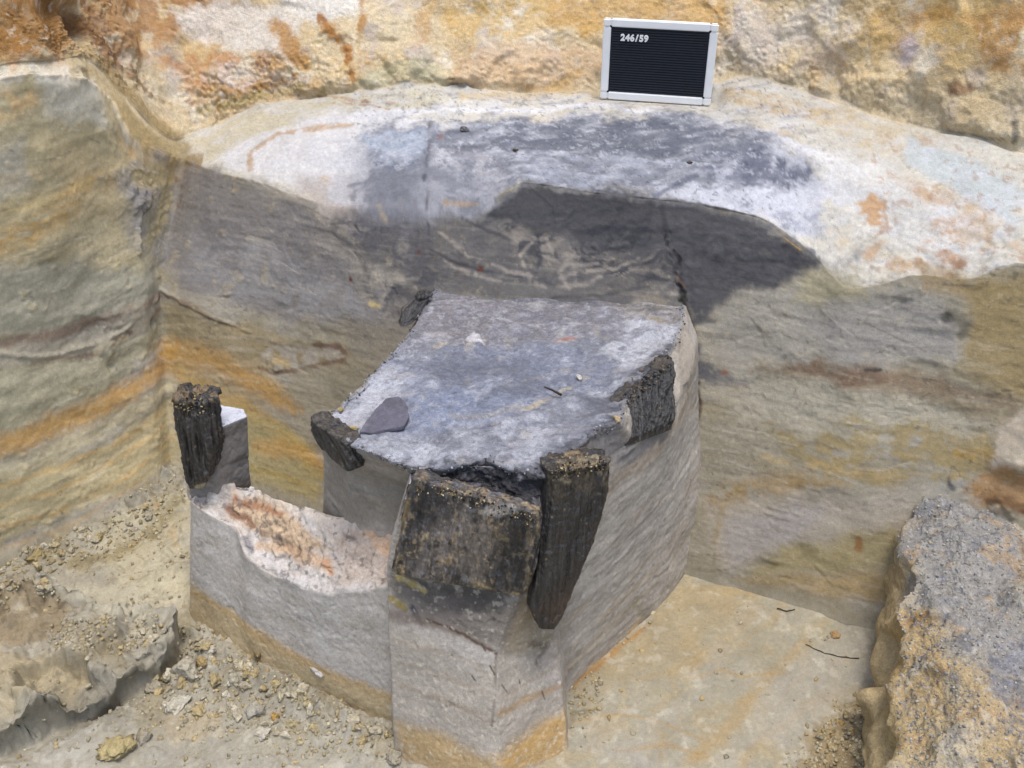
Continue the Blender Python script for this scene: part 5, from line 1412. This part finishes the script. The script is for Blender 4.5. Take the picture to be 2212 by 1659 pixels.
timber('charred_plank', [(893, 1034, 1.476, 1160, 1112, 1.437), (880, 1070, 1.47, 1165, 1132, 1.435), (866, 1140, 1.458, 1161, 1185, 1.43), (856, 1195, 1.45, 1158, 1222, 1.425), (848, 1232, 1.448, 1142, 1272, 1.42), (850, 1240, 1.45, 1130, 1288, 1.42)],
       0.028, 'broad charred plank with tan soil crust on the front face of the earth block', 'charred plank', dirt=0.25, ribs=0.0024, ribf=120, seed=1, nl=170, white=0.3, lump=0.0016, base=(66, 62, 62), broken=0.004, capdirt=0.3, bright=1.15,
       extra=lambda s, r: [s.mix(ss(0.3, 0.62, fbm(s.P * np.array([1, 1, 0.35]), 150, 3, 194)) * 0.6, (186, 162, 122)), s.mix(ss(0.3, 0.6, fbm(s.P * np.array([1, 1, 0.3]), 110, 3, 195)) * 0.8, (18, 18, 24)), s.poly([(890, 1030), (960, 1040), (950, 1120), (880, 1130)], (24, 24, 30), 0.7, 16, 16, 10, brk=0.1, bfreq=50), s.poly([(1060, 1100), (1160, 1110), (1150, 1260), (1090, 1250)], (26, 26, 32), 0.5, 16, 16, 10, brk=0.25, bfreq=50),
                           s.stroke([(1005, 1055), (1025, 1082), (1067, 1102), (1110, 1100)], [9, 10, 10, 9], (206, 200, 192), 0.75, 0.8, brk=0.1),
                           s.stroke([(880, 1080), (864, 1150), (852, 1215)], [6, 7, 6], (150, 128, 78), 0.7, 0.8, brk=0.1),
                           s.stroke([(1070, 1110), (1110, 1120), (1090, 1150)], [18, 24, 14], (196, 158, 104), 0.85, 0.6),
                           s.stroke([(940, 1080), (1000, 1090), (1040, 1095)], [9, 10, 8], (206, 188, 152), 0.7, 0.7, brk=0.1),
                           s.stroke([(1000, 1110), (960, 1180), (940, 1240)], [34, 40, 30], (150, 140, 132), 0.65, 0.9, brk=0.05, bfreq=70),
                           s.stroke([(1040, 1150), (1030, 1210), (1040, 1250)], [26, 26, 20], (142, 130, 116), 0.6, 0.9, brk=0.1, bfreq=70),
                           s.stroke([(1115, 1130), (1110, 1200), (1100, 1260)], [26, 24, 22], (26, 26, 30), 0.7, 0.8),
                           s.stroke([(1040, 1260), (1090, 1270), (1120, 1285)], [6, 8, 6], (186, 162, 112), 0.8, 0.6, brk=0.1)])
timber('charred_post', [(1188, 1022, 1.48, 1321, 1000, 1.53), (1190, 1060, 1.474, 1318, 1060, 1.519), (1184, 1110, 1.463, 1310, 1100, 1.507), (1174, 1165, 1.451, 1296, 1154, 1.492), (1170, 1217, 1.441, 1275, 1205, 1.475), (1158, 1280, 1.427, 1243, 1275, 1.452), (1150, 1325, 1.42, 1222, 1328, 1.438), (1165, 1358, 1.415, 1200, 1360, 1.424)],
       0.055, 'tall dark charred post narrowing to a point beside the front plank', dirt=-0.5, ribs=0.0009, ribf=110, seed=2, broken=0.006, lump=0.002, fibk=0.5, base=(38, 35, 34), dirtc=(80, 68, 56),
       extra=lambda s, r: [s.mix(ss(2.2, 1.0, r) * ss(0.1, 0.5, fbm(s.P, 90, 3, 190)) * 0.7, (196, 176, 136)), s.mix(ss(2.4, 1.2, r) * ss(0.1, 0.4, fbm(s.P, 80, 3, 191)) * 0.8, (30, 30, 36)), s.mix(ss(5.0, 7.0, r) * ss(-0.1, 0.5, fbm(s.P, 18, 3, 192)) * 0.4, (74, 58, 46)), s.mix(ss(3.6, 2.6, r) * ss(0.0, 0.5, fbm(s.P, 20, 3, 193)) * 0.35, (108, 94, 70)),
                           s.stroke([(1215, 1290), (1200, 1330)], [26, 20], (88, 62, 42), 0.5, 0.9),
                           s.stroke([(1240, 1150), (1290, 1120)], [20, 20], (108, 94, 70), 0.4, 0.9, brk=0.3)])
timber('charred_post', [(1340, 872, 1.757, 1453, 776, 1.905), (1347, 890, 1.745, 1455, 812, 1.88), (1350, 930, 1.715, 1456, 872, 1.845), (1352, 965, 1.69, 1454, 926, 1.815)],
       0.03, 'ribbed black post stub set in the right edge of the block top', dirt=-0.4, ribs=0.007, ribf=110, seed=3, broken=0.004, base=(44, 44, 46), capdirt=0.12, lump=0.0015)
timber('charred_post', [(378, 868, 1.84, 452, 874, 1.83), (376, 900, 1.835, 456, 915, 1.82), (388, 960, 1.827, 460, 960, 1.812), (398, 1010, 1.822, 452, 1012, 1.81), (406, 1056, 1.817, 440, 1054, 1.812)],
       0.055, 'small upright charred post beside the white topped soil column at left', dirt=-0.2, ribs=0.006, ribf=110, seed=4, broken=0.014, base=(66, 62, 58), lump=0.003, capdirt=0.6,
       extra=lambda s, r: [s.stroke([(440, 1050), (428, 1060)], [9, 8], (202, 188, 150), 0.9, 0.4), s.stroke([(450, 930)], 14, (186, 160, 100), 0.85, 0.5),
                           s.stroke([(400, 880), (430, 890)], [14, 14], (98, 90, 66), 0.7, 0.6)])
timber('charred_post', [(668, 906, 1.665, 752, 962, 1.59), (672, 935, 1.67, 752, 985, 1.585), (690, 965, 1.66, 752, 1005, 1.58), (725, 1000, 1.62, 752, 1020, 1.578)],
       0.04, 'dark charred wedge at the left front corner of the block top', dirt=-0.5, ribs=0.002, ribf=110, seed=5, broken=0.004, nl=70, base=(62, 58, 56), lump=0.0015, capdirt=0.1)
timber('charred_post', [(905, 648, 2.19, 932, 640, 2.205), (880, 680, 2.15, 915, 668, 2.17), (866, 705, 2.12, 892, 700, 2.13)],
       0.03, 'small black charcoal piece at the back left edge of the block top', dirt=-0.5, ribs=0.003, ribf=90, seed=6, broken=0.008, nl=60, base=(58, 56, 60), lump=0.008, capdirt=0.0)

# ---------------------------------------------------------------- number board
board = empty('number_board', (0.3862, 2.692, 1.019), 'white framed black letter board numbered 246/59 standing on the ledge', 'number board')
board.rotation_euler = (Matrix.Rotation(-0.22, 3, 'Z') @ Matrix.Rotation(0.03, 3, 'X') @ Matrix.Rotation(0.0045, 3, 'Y')).to_euler()
M_WHITE = plain_material('white plastic', (0.88, 0.88, 0.87), 0.4, 0.5, 0.03, 40)
M_PANEL = plain_material('black grooved felt', (0.010, 0.014, 0.024), 0.5, 0.5, 0.2, 90)
M_DIGIT = plain_material('white plastic letters', (0.85, 0.85, 0.85), 0.4, 0.5, 0.02, 40)
BW, BH, FR, BT = 0.297, 0.212, 0.0205, 0.013


def bev_box(name, x0, x1, y0, y1, z0, z1, mat, parent, bev=0.002):
    import bmesh
    bm = bmesh.new()
    vs = [bm.verts.new((x, y, z)) for x in (x0, x1) for y in (y0, y1) for z in (z0, z1)]
    for f in [(0, 1, 3, 2), (4, 6, 7, 5), (0, 4, 5, 1), (2, 3, 7, 6), (0, 2, 6, 4), (1, 5, 7, 3)]:
        bm.faces.new([vs[i] for i in f])
    bmesh.ops.recalc_face_normals(bm, faces=bm.faces)
    if bev:
        bmesh.ops.bevel(bm, geom=bm.edges[:], offset=bev, segments=2, affect='EDGES')
    me = bpy.data.meshes.new(name); bm.to_mesh(me); bm.free()
    me.materials.append(mat)
    return link(name, me, parent=parent)


h2 = BW / 2
for x0, x1, z0, z1 in [(-h2 + FR + .0005, h2 - FR - .0005, 0, FR), (-h2 + FR + .0005, h2 - FR - .0005, BH - FR, BH), (-h2, -h2 + FR, FR + .0005, BH - FR - .0005), (h2 - FR, h2, FR + .0005, BH - FR - .0005)]:
    bev_box('frame_rail', x0, x1, -BT / 2, BT / 2, z0, z1, M_WHITE, board, 0.0025)
for sx in (-1, 1):
    for zz in (0, BH - FR):
        xa = -h2 if sx < 0 else h2 - FR
        bev_box('corner_piece', xa, xa + FR, -BT / 2 - 0.0006, BT / 2, zz, zz + FR, M_WHITE, board, 0.0035)
bev_box('backing', -h2 + 0.006, h2 - 0.006, 0.0005, BT / 2 + 0.0015, 0.006, BH - 0.006, M_PANEL, board, 0)
pv = []; pf_ = []
nr = 26
zz0, zz1 = FR - 0.001, BH - FR + 0.001
pitch = (zz1 - zz0) / nr
prof = []
for i in range(nr):
    z = zz0 + i * pitch
    prof += [(z, 0.0), (z + 0.22 * pitch, 0.0), (z + 0.34 * pitch, -0.0030), (z + 0.88 * pitch, -0.0030)]
prof.append((zz1, 0.0))
for z, y in prof:
    pv += [(-h2 + FR - 0.001, y, z), (h2 - FR + 0.001, y, z)]
pf_ = [(2 * i, 2 * i + 1, 2 * i + 3, 2 * i + 2) for i in range(len(prof) - 1)]
o = link('letter_panel', mesh_np('letter_panel', np.array(pv), np.array(pf_), M_PANEL, None, smooth=False), parent=board)
x = -0.1015
for ch, adv in [('2', .0124), ('4', .0124), ('6', .0146), ('/', .0095), ('5', .0124), ('9', .0124)]:
    cu = bpy.data.curves.new('digit', 'FONT')
    cu.body = ch; cu.size = 0.0225; cu.extrude = 0.0012; cu.bevel_depth = 0.0006; cu.offset = 0.0005
    to = bpy.data.objects.new('digit_source', cu); COL.objects.link(to)
    dg = bpy.context.evaluated_depsgraph_get()
    me = bpy.data.meshes.new_from_object(to.evaluated_get(dg))
    bpy.data.objects.remove(to)
    me.materials.clear(); me.materials.append(M_DIGIT)
    d = link('slash' if ch == '/' else 'digit', me, parent=board)
    d.location = (x, -0.0045, BH - 0.054); d.rotation_euler = (math.pi / 2, 0, 0)
    x += adv


# ---------------------------------------------------------------- clods, crumbs, twigs
def ico(sub):
    import bmesh
    bm = bmesh.new(); bmesh.ops.create_icosphere(bm, subdivisions=sub, radius=1.0)
    V = np.array([v.co[:] for v in bm.verts]); F = np.array([[v.index for v in f.verts] for f in bm.faces]); bm.free()
    return V, F


V3, F3 = ico(4); V1, F1 = ico(1); V2, F2 = ico(2)


def clod_mesh(seed, c, V=V3, F=F3, size=(0.007, 0.007, 0.007), rough=1.0):
    off = np.array([seed * 1.7, seed * 0.9, seed * 2.3])
    # cut with random planes for a broken, angular look
    r2 = np.random.default_rng(100 + seed)
    P = V.copy()
    for _ in range(9):
        nrm = r2.normal(size=3); nrm /= np.linalg.norm(nrm); d0 = r2.uniform(0.45, 0.85)
        e = P @ nrm - d0
        P = P - np.where(e > 0, e, 0)[:, None] * nrm * 0.97
    P = P * (1 + 0.20 * fbm(P + off, 2.0, 3, 200 + seed % 7) + 0.18 * rough * fbm(P + off, 5, 4, 203) + 0.06 * rough * fbm(P + off, 16, 2, 207))[:, None]
    col = np.broadcast_to(lin(c) * 0.82, P.shape) * (1 + 0.22 * fbm(P + off, 3, 4, 205))[:, None]
    w = ss(0.2, 0.7, fbm(P + off, 1.6, 3, 206))[:, None]
    col = col * (1 - 0.4 * w) + 0.4 * w * lin((186, 168, 124))
    return mesh_np('clod', P * np.array(size), F, M_CLOD, col)


def pick_floor(px, py):
    p = atZ(px, py, 0.0)
    for _ in range(4):
        p = atZ(px, py, floor_z(p[0], p[1]))
    return p


GREYC, TANC, OCH, PALE, BLUEG = (184, 175, 152), (186, 172, 136), (184, 160, 114), (200, 193, 174), (174, 166, 146)
BIG = [  # px, py, radii mm (x,y,z), colour, label
    (405, 1430, (44, 30, 36), (188, 180, 160), 'largest pale grey clod at the foot of the low wall on the left floor'),
    (340, 1402, (34, 22, 30), (150, 143, 124), 'dark faced slab of soil lying left of the largest pale clod'),
    (364, 1390, (18, 14, 30), (190, 180, 146), 'narrow upright tan clod wedged between dark slab and largest pale clod'),
    (388, 1512, (34, 24, 20), PALE, 'flat pale clod with pinkish tint below the largest clod'),
    (335, 1480, (28, 20, 18), (168, 160, 140), 'rounded grey tan clod left of the flat pale clod'),
    (362, 1456, (18, 14, 14), (182, 164, 120), 'small tan clod just under the largest pale clod'),
    (467, 1462, (22, 16, 20), (180, 164, 124), 'tan clod right of the largest pale clod under the low wall'),
    (440, 1425, (16, 12, 14), OCH, 'ochre clod touching the upper right of the largest clod'),
    (563, 1524, (30, 20, 22), (172, 166, 152), 'grey rounded clod among crumbs below the low wall'),
    (597, 1544, (14, 11, 12), (186, 152, 92), 'small bright ochre clod right of the grey rounded clod'),
    (566, 1582, (24, 18, 12), (198, 191, 176), 'flat whitish lump in the crumbs near the bottom edge'),
    (310, 1588, (26, 20, 18), (164, 156, 140), 'dull grey clod beside the yellowish clump at lower left'),
    (255, 1612, (42, 34, 24), (186, 170, 126), 'rough yellowish clump of soil standing alone at lower left'),
    (78, 1195, (26, 18, 18), (164, 148, 108), 'big tan clod at the far left foot of the left wall'),
    (212, 1158, (18, 14, 14), (172, 156, 112), 'rounded tan clod on the crumb heap under the left wall'),
    (530, 1480, (16, 12, 10), (160, 148, 122), 'low grey clod right against the low wall foot'),
    (850, 1630, (22, 16, 14), (166, 158, 140), 'grey clod at the bottom left corner of the front pier'),
    (1815, 1560, (13, 10, 10), (176, 146, 96), 'small tan clod apart from the crumbs on the yellow floor'),
]
for i, (px, py, rad, c, lb) in enumerate(BIG):
    p = pick_floor(px, py + rad[2] * 0.5)
    o = link('clod', clod_mesh(i, c, size=[r / 1000 for r in rad], rough=1.6 if 'clump of' in lb else 1.2), label=lb, cat='clod', group='loose clods on the pit floor')
    o.location = (p[0], p[1], p[2] + rad[2] * 0.00025)
    o.rotation_euler = (0.2 * math.sin(i), 0.2 * math.cos(2 * i), i * 1.3)
# smaller clods scattered in the same heap, alike
base_cl = [clod_mesh(40 + i, c, V2 if False else V3, F3) for i, c in enumerate([GREYC, TANC, PALE, BLUEG, (182, 164, 124), GREYC])]
r3 = np.random.default_rng(5)
SC_AREAS = [([(300, 1400), (480, 1420), (720, 1530), (840, 1600), (700, 1620), (500, 1560), (330, 1530)], 110, (5, 17), 'small broken clod in the crumbs along the foot of the low wall'),
            ([(0, 1190), (150, 1150), (330, 1100), (390, 1060), (330, 1150), (150, 1230), (0, 1260)], 80, (4, 14), 'small tan clod in the crumb heap under the left wall'),
            ([(0, 1290), (120, 1300), (150, 1350), (0, 1400)], 40, (4, 12), 'small brown clod on the raised spoil at the left edge'),
            ([(1890, 1500), (1800, 1570), (1730, 1659), (1880, 1659)], 30, (3, 7), 'small tan clod in the crumbs at the foot of the gravel baulk')]


def in_poly(p, R):
    return poly_sd(np.array([p]), R)[0] > 0


for pts, cnt, (ra, rb), lb in SC_AREAS:
    R = fl(pts); lo, hi = R.min(0), R.max(0); k = 0
    while k < cnt:
        p = r3.uniform(lo, hi)
        if not in_poly(p, R): continue
        k += 1
        rad = ra + (rb - ra) * r3.random() ** 2
        o = bpy.data.objects.new('clod', base_cl[r3.integers(len(base_cl))]); COL.objects.link(o)
        o.location = (p[0], p[1], floor_z(p[0], p[1]) + rad * 0.00015)
        o.scale = (rad * r3.uniform(.8, 1.3) / 7, rad * r3.uniform(.8, 1.3) / 7, rad * r3.uniform(.6, 1) / 7)
        o.rotation_euler = tuple(r3.uniform(0, 6.28, 3))
        tag(o, None, lb, 'clod', lb.replace(' clod ', ' clods ', 1))


def crumbs(name, spots, cols, rmin, rmax, seed):
    """spots: points (n,3) ; one joined mass of crumbs"""
    r = np.random.default_rng(seed)
    n = len(spots)
    rad = rmin + (rmax - rmin) * r.random(n) ** 2.5
    V = V1[None] * (1 + 0.28 * r.normal(size=(n, len(V1), 1))) * (rad[:, None, None] / 1000) * r.uniform(.7, 1.3, (n, 1, 3))
    V = V + spots[:, None]
    F = F1[None] + (np.arange(n) * len(V1))[:, None, None]
    c = lin(np.array(cols))[r.integers(len(cols), size=n)] * (0.80 * (1 + 0.16 * r.normal(size=(n, 1))))
    c = np.repeat(c, len(V1), 0)
    link(name, mesh_np(name, V.reshape(-1, 3), F.reshape(-1, 3), M_CLOD, np.clip(c, 0.02, 0.8)), kind='stuff')


def floor_spots(areas, seed):
    r = np.random.default_rng(seed); out = []
    for pts, cnt in areas:
        R = fl(pts); lo, hi = R.min(0), R.max(0)
        p = r.uniform(lo, hi, (cnt * 5, 2))
        p = p[poly_sd(p + 0.02 * r.normal(size=p.shape), R) > 0][:cnt]
        out += [(a, b, floor_z(a, b) + 0.0006) for a, b in p]
    return np.array(out)


crumbs('soil_crumbs', floor_spots([([(280, 1390), (420, 1340), (540, 1430), (720, 1515), (860, 1580), (860, 1640), (650, 1640), (480, 1570), (300, 1540)], 1200),
                                   ([(-80, 1200), (150, 1140), (330, 1090), (395, 1040), (400, 1100), (330, 1160), (150, 1240), (-80, 1270)], 800),
                                   ([(-50, 1280), (140, 1300), (160, 1360), (-50, 1410)], 500),
                                   ([(130, 1400), (290, 1390), (290, 1460), (150, 1470)], 350),
                                   ([(1895, 1490), (1790, 1570), (1690, 1700), (1890, 1700)], 700),
                                   ([(1225, 1500), (1290, 1440), (1300, 1470), (1230, 1620)], 110),
                                   ([(1300, 1430), (1480, 1250), (1490, 1260), (1330, 1430)], 60),
                                   ([(120, 1400), (860, 1500), (860, 1659), (0, 1659)], 420),
                                   ([(400, 1100), (405, 1320), (250, 1390), (200, 1200)], 160),
                                   ([(1250, 1500), (1500, 1280), (1880, 1380), (1880, 1659), (1250, 1659)], 90),
                                   ([(550, 1060), (690, 1090), (690, 1130), (560, 1100)], 120)], 9),
       [(186, 174, 140), (180, 170, 144), (196, 186, 158), (172, 160, 130), (186, 166, 122), (182, 172, 148)], 1.2, 6.5, 3)


def crumb_mesh(spots, cols, rmin, rmax, seed, k=0.80):
    r = np.random.default_rng(seed)
    n = len(spots)
    rad = rmin + (rmax - rmin) * r.random(n) ** 2.5
    V = V1[None] * (1 + 0.28 * r.normal(size=(n, len(V1), 1))) * (rad[:, None, None] / 1000) * r.uniform(.7, 1.3, (n, 1, 3))
    V = V + spots[:, None]
    F = F1[None] + (np.arange(n) * len(V1))[:, None, None]
    c = lin(np.array(cols))[r.integers(len(cols), size=n)] * (k * (1 + 0.16 * r.normal(size=(n, 1))))
    return V.reshape(-1, 3), F.reshape(-1, 3), np.clip(np.repeat(c, len(V1), 0), 0.02, 0.8)


def surface_spots(P, N, ok, n, seed):
    r = np.random.default_rng(seed); j = np.nonzero(ok)[0]
    j = r.choice(j, n)
    return P[j] + N[j] * 0.0004


sp_b = surface_spots(BKP, BKN, (BKR > 1.9) & (BKP[:, 0] < 1.3) & (BKP[:, 1] > 0.9), 5200, 31)
vv, ff, cc = crumb_mesh(sp_b, [(184, 180, 170), (168, 166, 162), (196, 190, 176), (146, 146, 148), (182, 172, 148), (158, 156, 152)], 0.7, 3.6, 32, 0.74)
link('gravel', mesh_np('gravel', vv, ff, M_CLOD, cc), kind='stuff')

rr_ = np.random.default_rng(91); jj = rr_.choice(len(RIMP), 1500)
vv, ff, cc = crumb_mesh(RIMP[jj] + rr_.normal(size=(1500, 3)) * (0.004, 0.004, 0.0015) - BL, [(150, 150, 154), (110, 110, 116), (190, 192, 198), (84, 82, 84)], 0.6, 3.0, 92, 0.7)
link('rim_crumbs', mesh_np('rim_crumbs', vv, ff, M_CLOD, cc), parent=block, kind='stuff')
for nm, Yc, pts, n_, (ra, rb), cols in [
    ('charred_plank', 1.462, [(898, 1050), (967, 1050), (1037, 1086), (1094, 1100), (1157, 1120)], 260, (0.7, 2.8), [(170, 148, 112), (196, 182, 150), (110, 100, 86), (60, 56, 56), (46, 44, 46)]),
    ('charred_post', 1.5, [(1195, 1015), (1235, 1003), (1275, 1000), (1316, 1002)], 260, (0.7, 3.0), [(186, 162, 120), (200, 184, 146), (66, 60, 60), (110, 98, 82), (50, 48, 50), (40, 40, 44)]),
    ('charred_post.001', 1.80, [(1340, 868), (1390, 828), (1448, 778)], 200, (0.8, 3.6), [(50, 50, 54), (128, 114, 94), (86, 84, 84), (40, 40, 44)]),
    ('charred_post.002', 1.835, [(382, 872), (415, 872), (450, 876)], 110, (0.8, 3.6), [(176, 154, 114), (190, 174, 140), (78, 72, 66), (60, 56, 56), (46, 44, 44)]),
]:
    po = bpy.data.objects[nm]
    rr_ = np.random.default_rng(len(nm) + n_)
    me_ = po.data; vv_ = np.empty(len(me_.vertices) * 3, np.float32); me_.vertices.foreach_get('co', vv_); vv_ = vv_.reshape(-1, 3) + np.array(po.location)
    pxs = proj(vv_); q = np.array(pts, float); sp = []
    for _ in range(n_):
        t = rr_.random() * (len(q) - 1); i_ = int(t); c_ = q[i_] + (q[i_ + 1] - q[i_]) * (t - i_) + rr_.normal(size=2) * (5, 9) + (0, 3)
        d_ = (pxs[:, 0] - c_[0]) ** 2 + (pxs[:, 1] - c_[1]) ** 2
        near = np.argsort(d_)[:10]
        j_ = near[np.argmin(vv_[near, 1])]
        sp.append(vv_[j_] + (0, -0.0005, 0.0005))
    vv, ff, cc = crumb_mesh(np.array(sp) - np.array(po.location), cols, ra, rb, 40 + n_)
    link('soil_crust', mesh_np('soil_crust', vv, ff, M_CLOD, cc), parent=po, kind='stuff')


def tube(name, pts, r0, r1, mat, label, cat, seg=7, group=None):
    pts = np.array(pts, float); n = len(pts)
    T = np.gradient(pts, axis=0); T /= np.linalg.norm(T, axis=1, keepdims=True) + 1e-9
    V = []
    for i in range(n):
        a = np.cross(T[i], (0.1, 0.2, 1.0)); a /= np.linalg.norm(a) + 1e-9; b = np.cross(T[i], a)
        rr = (r0 + (r1 - r0) * i / (n - 1)) / 1000
        for k in range(seg):
            t = 2 * math.pi * k / seg
            V.append(pts[i] + (a * math.cos(t) + b * math.sin(t)) * rr)
    base = pts.mean(0)
    F = [(i * seg + k, i * seg + (k + 1) % seg, (i + 1) * seg + (k + 1) % seg, (i + 1) * seg + k) for i in range(n - 1) for k in range(seg)]
    return link(name, mesh_np(name, np.array(V) - base, np.array(F), mat), label=label, cat=cat, loc=tuple(base), group=group)


M_TWIG = plain_material('dark twig bark', (0.03, 0.024, 0.018), 0.8, 0.3, 0.4, 200, 0.4)
M_ROOT = plain_material('tan rootlet', (0.32, 0.2, 0.08), 0.8, 0.3, 0.3, 200, 0.3)


def floor_line(pts, lift, n=14):
    x = np.linspace(0, 1, n); xp = np.linspace(0, 1, len(pts))
    X_ = np.interp(x, xp, [p[0] for p in pts]); Y_ = np.interp(x, xp, [p[1] for p in pts])
    out = []
    for i, (a, b) in enumerate(zip(X_, Y_)):
        q = pick_floor(a, b); q[2] += lift + 0.0015 * math.sin(i * 2.1); q[0] += 0.001 * math.sin(i * 3.3); out.append(q)
    return out


tube('twig', floor_line([(1740, 1393), (1775, 1410), (1815, 1420), (1856, 1424)], 0.002), 0.9, 1.4, M_TWIG, 'long thin black twig lying on the yellow floor by the baulk', 'twig')
tube('twig', floor_line([(1678, 1316), (1700, 1322), (1716, 1318)], 0.003, 7), 1.6, 1.2, M_TWIG, 'short dark twig near the foot of the right wall', 'twig')


p_ = pick_floor(1805, 1372)
o = link('clod', clod_mesh(90, (178, 146, 104), size=(0.015, 0.012, 0.007)), label='flat round brown clod above the long black twig on the yellow floor', cat='clod')
o.location = (p_[0], p_[1], p_[2] + 0.002)
q0 = pick_floor(1650, 1272); q1 = atY(1632, 1246, q0[1] - 0.004)
tube('rootlet', [q0 + (q1 - q0) * t + np.array([0.003 * math.sin(3 * t), -0.004 * math.sin(3 * t), 0]) for t in np.linspace(0, 1, 7)], 1.6, 1.0, M_TWIG, 'short dark rootlet standing up at the foot of the right wall', 'rootlet')


def top_line(pts, z, n=8):
    x = np.linspace(0, 1, n); xp = np.linspace(0, 1, len(pts))
    return [atZ(float(np.interp(t, xp, [p[0] for p in pts])), float(np.interp(t, xp, [p[1] for p in pts])), z) for t in x]


tube('twig', top_line([(1176, 836), (1192, 842), (1212, 853)], TOPZ + 0.008), 1.6, 3.0, M_TWIG, 'short dark splinter lying on the middle of the block top', 'twig')


def ledge_point(px, py):
    d = (LPx[:, 0] - px) ** 2 + (LPx[:, 1] - py) ** 2
    return LP[np.argmin(d)]


lo_ = bpy.data.objects['ledge'].data
LP = np.empty(len(lo_.vertices) * 3, np.float32); lo_.vertices.foreach_get('co', LP); LP = LP.reshape(-1, 3); LPx = proj(LP)
wo_ = bpy.data.objects['cut_wall'].data
WP = np.empty(len(wo_.vertices) * 3, np.float32); wo_.vertices.foreach_get('co', WP); WP = WP.reshape(-1, 3); WPx = proj(WP)
for i, (px, py, rad, c, lb) in enumerate([
    (1005, 282, (13, 9, 9), (96, 98, 106), 'dark grey pebble on the grey stain at the back of the ledge'),
    (1112, 326, (12, 7, 5), (92, 88, 84), 'thin dark stone chip on the ledge beside the long crack'),
    (1492, 352, (9, 6, 4), (98, 92, 92), 'small flat brown chip on the right part of the grey ledge'),
]):
    p = ledge_point(px, py)
    o = link('pebble', clod_mesh(60 + i, c, size=[r / 1000 for r in rad]), label=lb, cat='pebble')
    o.location = (p[0], p[1], p[2] + rad[2] * 0.0005); o.rotation_euler = (0.3, 0.2, i * 1.1)
for i, (px, py, rad, c, lb) in enumerate([
    (1022, 742, (26, 18, 15), (206, 202, 204), 'crumbly whitish lump rising from the grey block top'),
    (1333, 908, (13, 10, 8), (200, 176, 136), 'tan pebble on the block top edge below the ribbed black post'),
    (762, 928, (15, 11, 6), (188, 172, 118), 'flat tan stone at the left tip of the wood flake'),
    (737, 886, (7, 5, 5), (186, 166, 116), 'tiny tan pebble near the left edge of the block top'),
    (1250, 817, (9, 6, 5), (214, 208, 196), 'small white pebble at the end of the pale root streak'),
]):
    p = atZ(px, py, TOPZ)
    o = link('pebble', clod_mesh(70 + i, c, size=[r / 1000 for r in rad]), label=lb, cat='pebble')
    o.location = (p[0], p[1], TOPZ + rad[2] * 0.0005); o.rotation_euler = (0.3, 0.2, i * 1.4)
fw_ = bpy.data.objects['low_wall'].data
FW = np.empty(len(fw_.vertices) * 3, np.float32); fw_.vertices.foreach_get('co', FW); FW = FW.reshape(-1, 3) + BL; FWx = proj(FW)
for i, (px, py, rad, c, lb) in enumerate([(680, 1446, (20, 9, 11), (196, 192, 186), 'whitish lump sticking to the ochre band on the face of the low wall'),
                                         (645, 1468, (13, 7, 8), (160, 148, 116), 'brown grey lump stuck low on the low wall face left of the whitish lump'),
                                         (552, 1408, (10, 8, 14), (150, 134, 100), 'rough brown lump in the notch at the foot of the low wall')]):
    cand = np.nonzero((np.abs(FWx[:, 0] - px) < 4) & (np.abs(FWx[:, 1] - py) < 4))[0]
    p = FW[cand[np.argmin(FW[cand, 1])]]
    o = link('clod', clod_mesh(80 + i, c, size=[r / 1000 for r in rad], rough=1.3), label=lb, cat='clod')
    o.location = tuple(p + np.array([0, -0.003, 0])); o.rotation_euler = (0.3, 0.25, -0.5)
p0 = WP[np.argmin((WPx[:, 0] - 1690) ** 2 + (WPx[:, 1] - 513) ** 2)]; p1 = WP[np.argmin((WPx[:, 0] - 1728) ** 2 + (WPx[:, 1] - 540) ** 2)]
tube('rootlet', [p0 + (p1 - p0) * t + np.array([0, -0.006, 0.002]) for t in np.linspace(0, 1, 6)], 1.2, 1.8, M_ROOT, 'thin yellow rootlet sticking out of the dark face under the ledge', 'rootlet')

# slate-like flake of wood on the block top
out = [(778, 935), (800, 905), (835, 872), (862, 866), (880, 885), (884, 905), (872, 925), (840, 930), (806, 938)]
FZ = TOPZ + 0.006
ring_ = np.array([atZ(x, y, FZ) for x, y in out]); c_ = ring_.mean(0)
ring_[:, 2] += np.array([0, 0.004, 0.008, 0.008, 0.006, 0.004, 0.002, 0, 0])
Kf = np.stack([np.broadcast_to(c_ + np.array([0, 0, 0.006]), ring_.shape), ring_ + np.array([0, 0, 0.004]), ring_ - np.array([0, 0, 0.005]), np.broadcast_to(c_ - np.array([0, 0, 0.008]), ring_.shape)], 1)
g, ri = sample_loft(Kf, 160, [24, 4, 6], closed=True, smooth_u=False)
P = g.reshape(-1, 3); P = P + np.stack([0.002 * fbm(P, 70, 3, 210), 0.002 * fbm(P, 70, 3, 211), 0.0012 * fbm(P, 60, 3, 212)], 1) * 1.0
s = Skin(P, np.broadcast_to(np.array([0, 0, 1.0]), P.shape), 0.9, front=False)
s.fill((100, 98, 112)); s.mottle((126, 124, 138), 25, 0, 0.5, 0.7, 213); s.mottle((84, 82, 90), 60, 0.2, 0.5, 0.6, 214)
link('wood_flake', mesh_np('wood_flake', P - c_, grid_faces(g.shape[0], g.shape[1], True), M_TOP, s.C), label='thin grey leaf shaped wood flake lying on the left front of the block top', cat='wood flake', loc=tuple(c_))
print('objects', len(bpy.data.objects), 'polys', sum(len(o.data.polygons) for o in bpy.data.objects if o.type == 'MESH'))
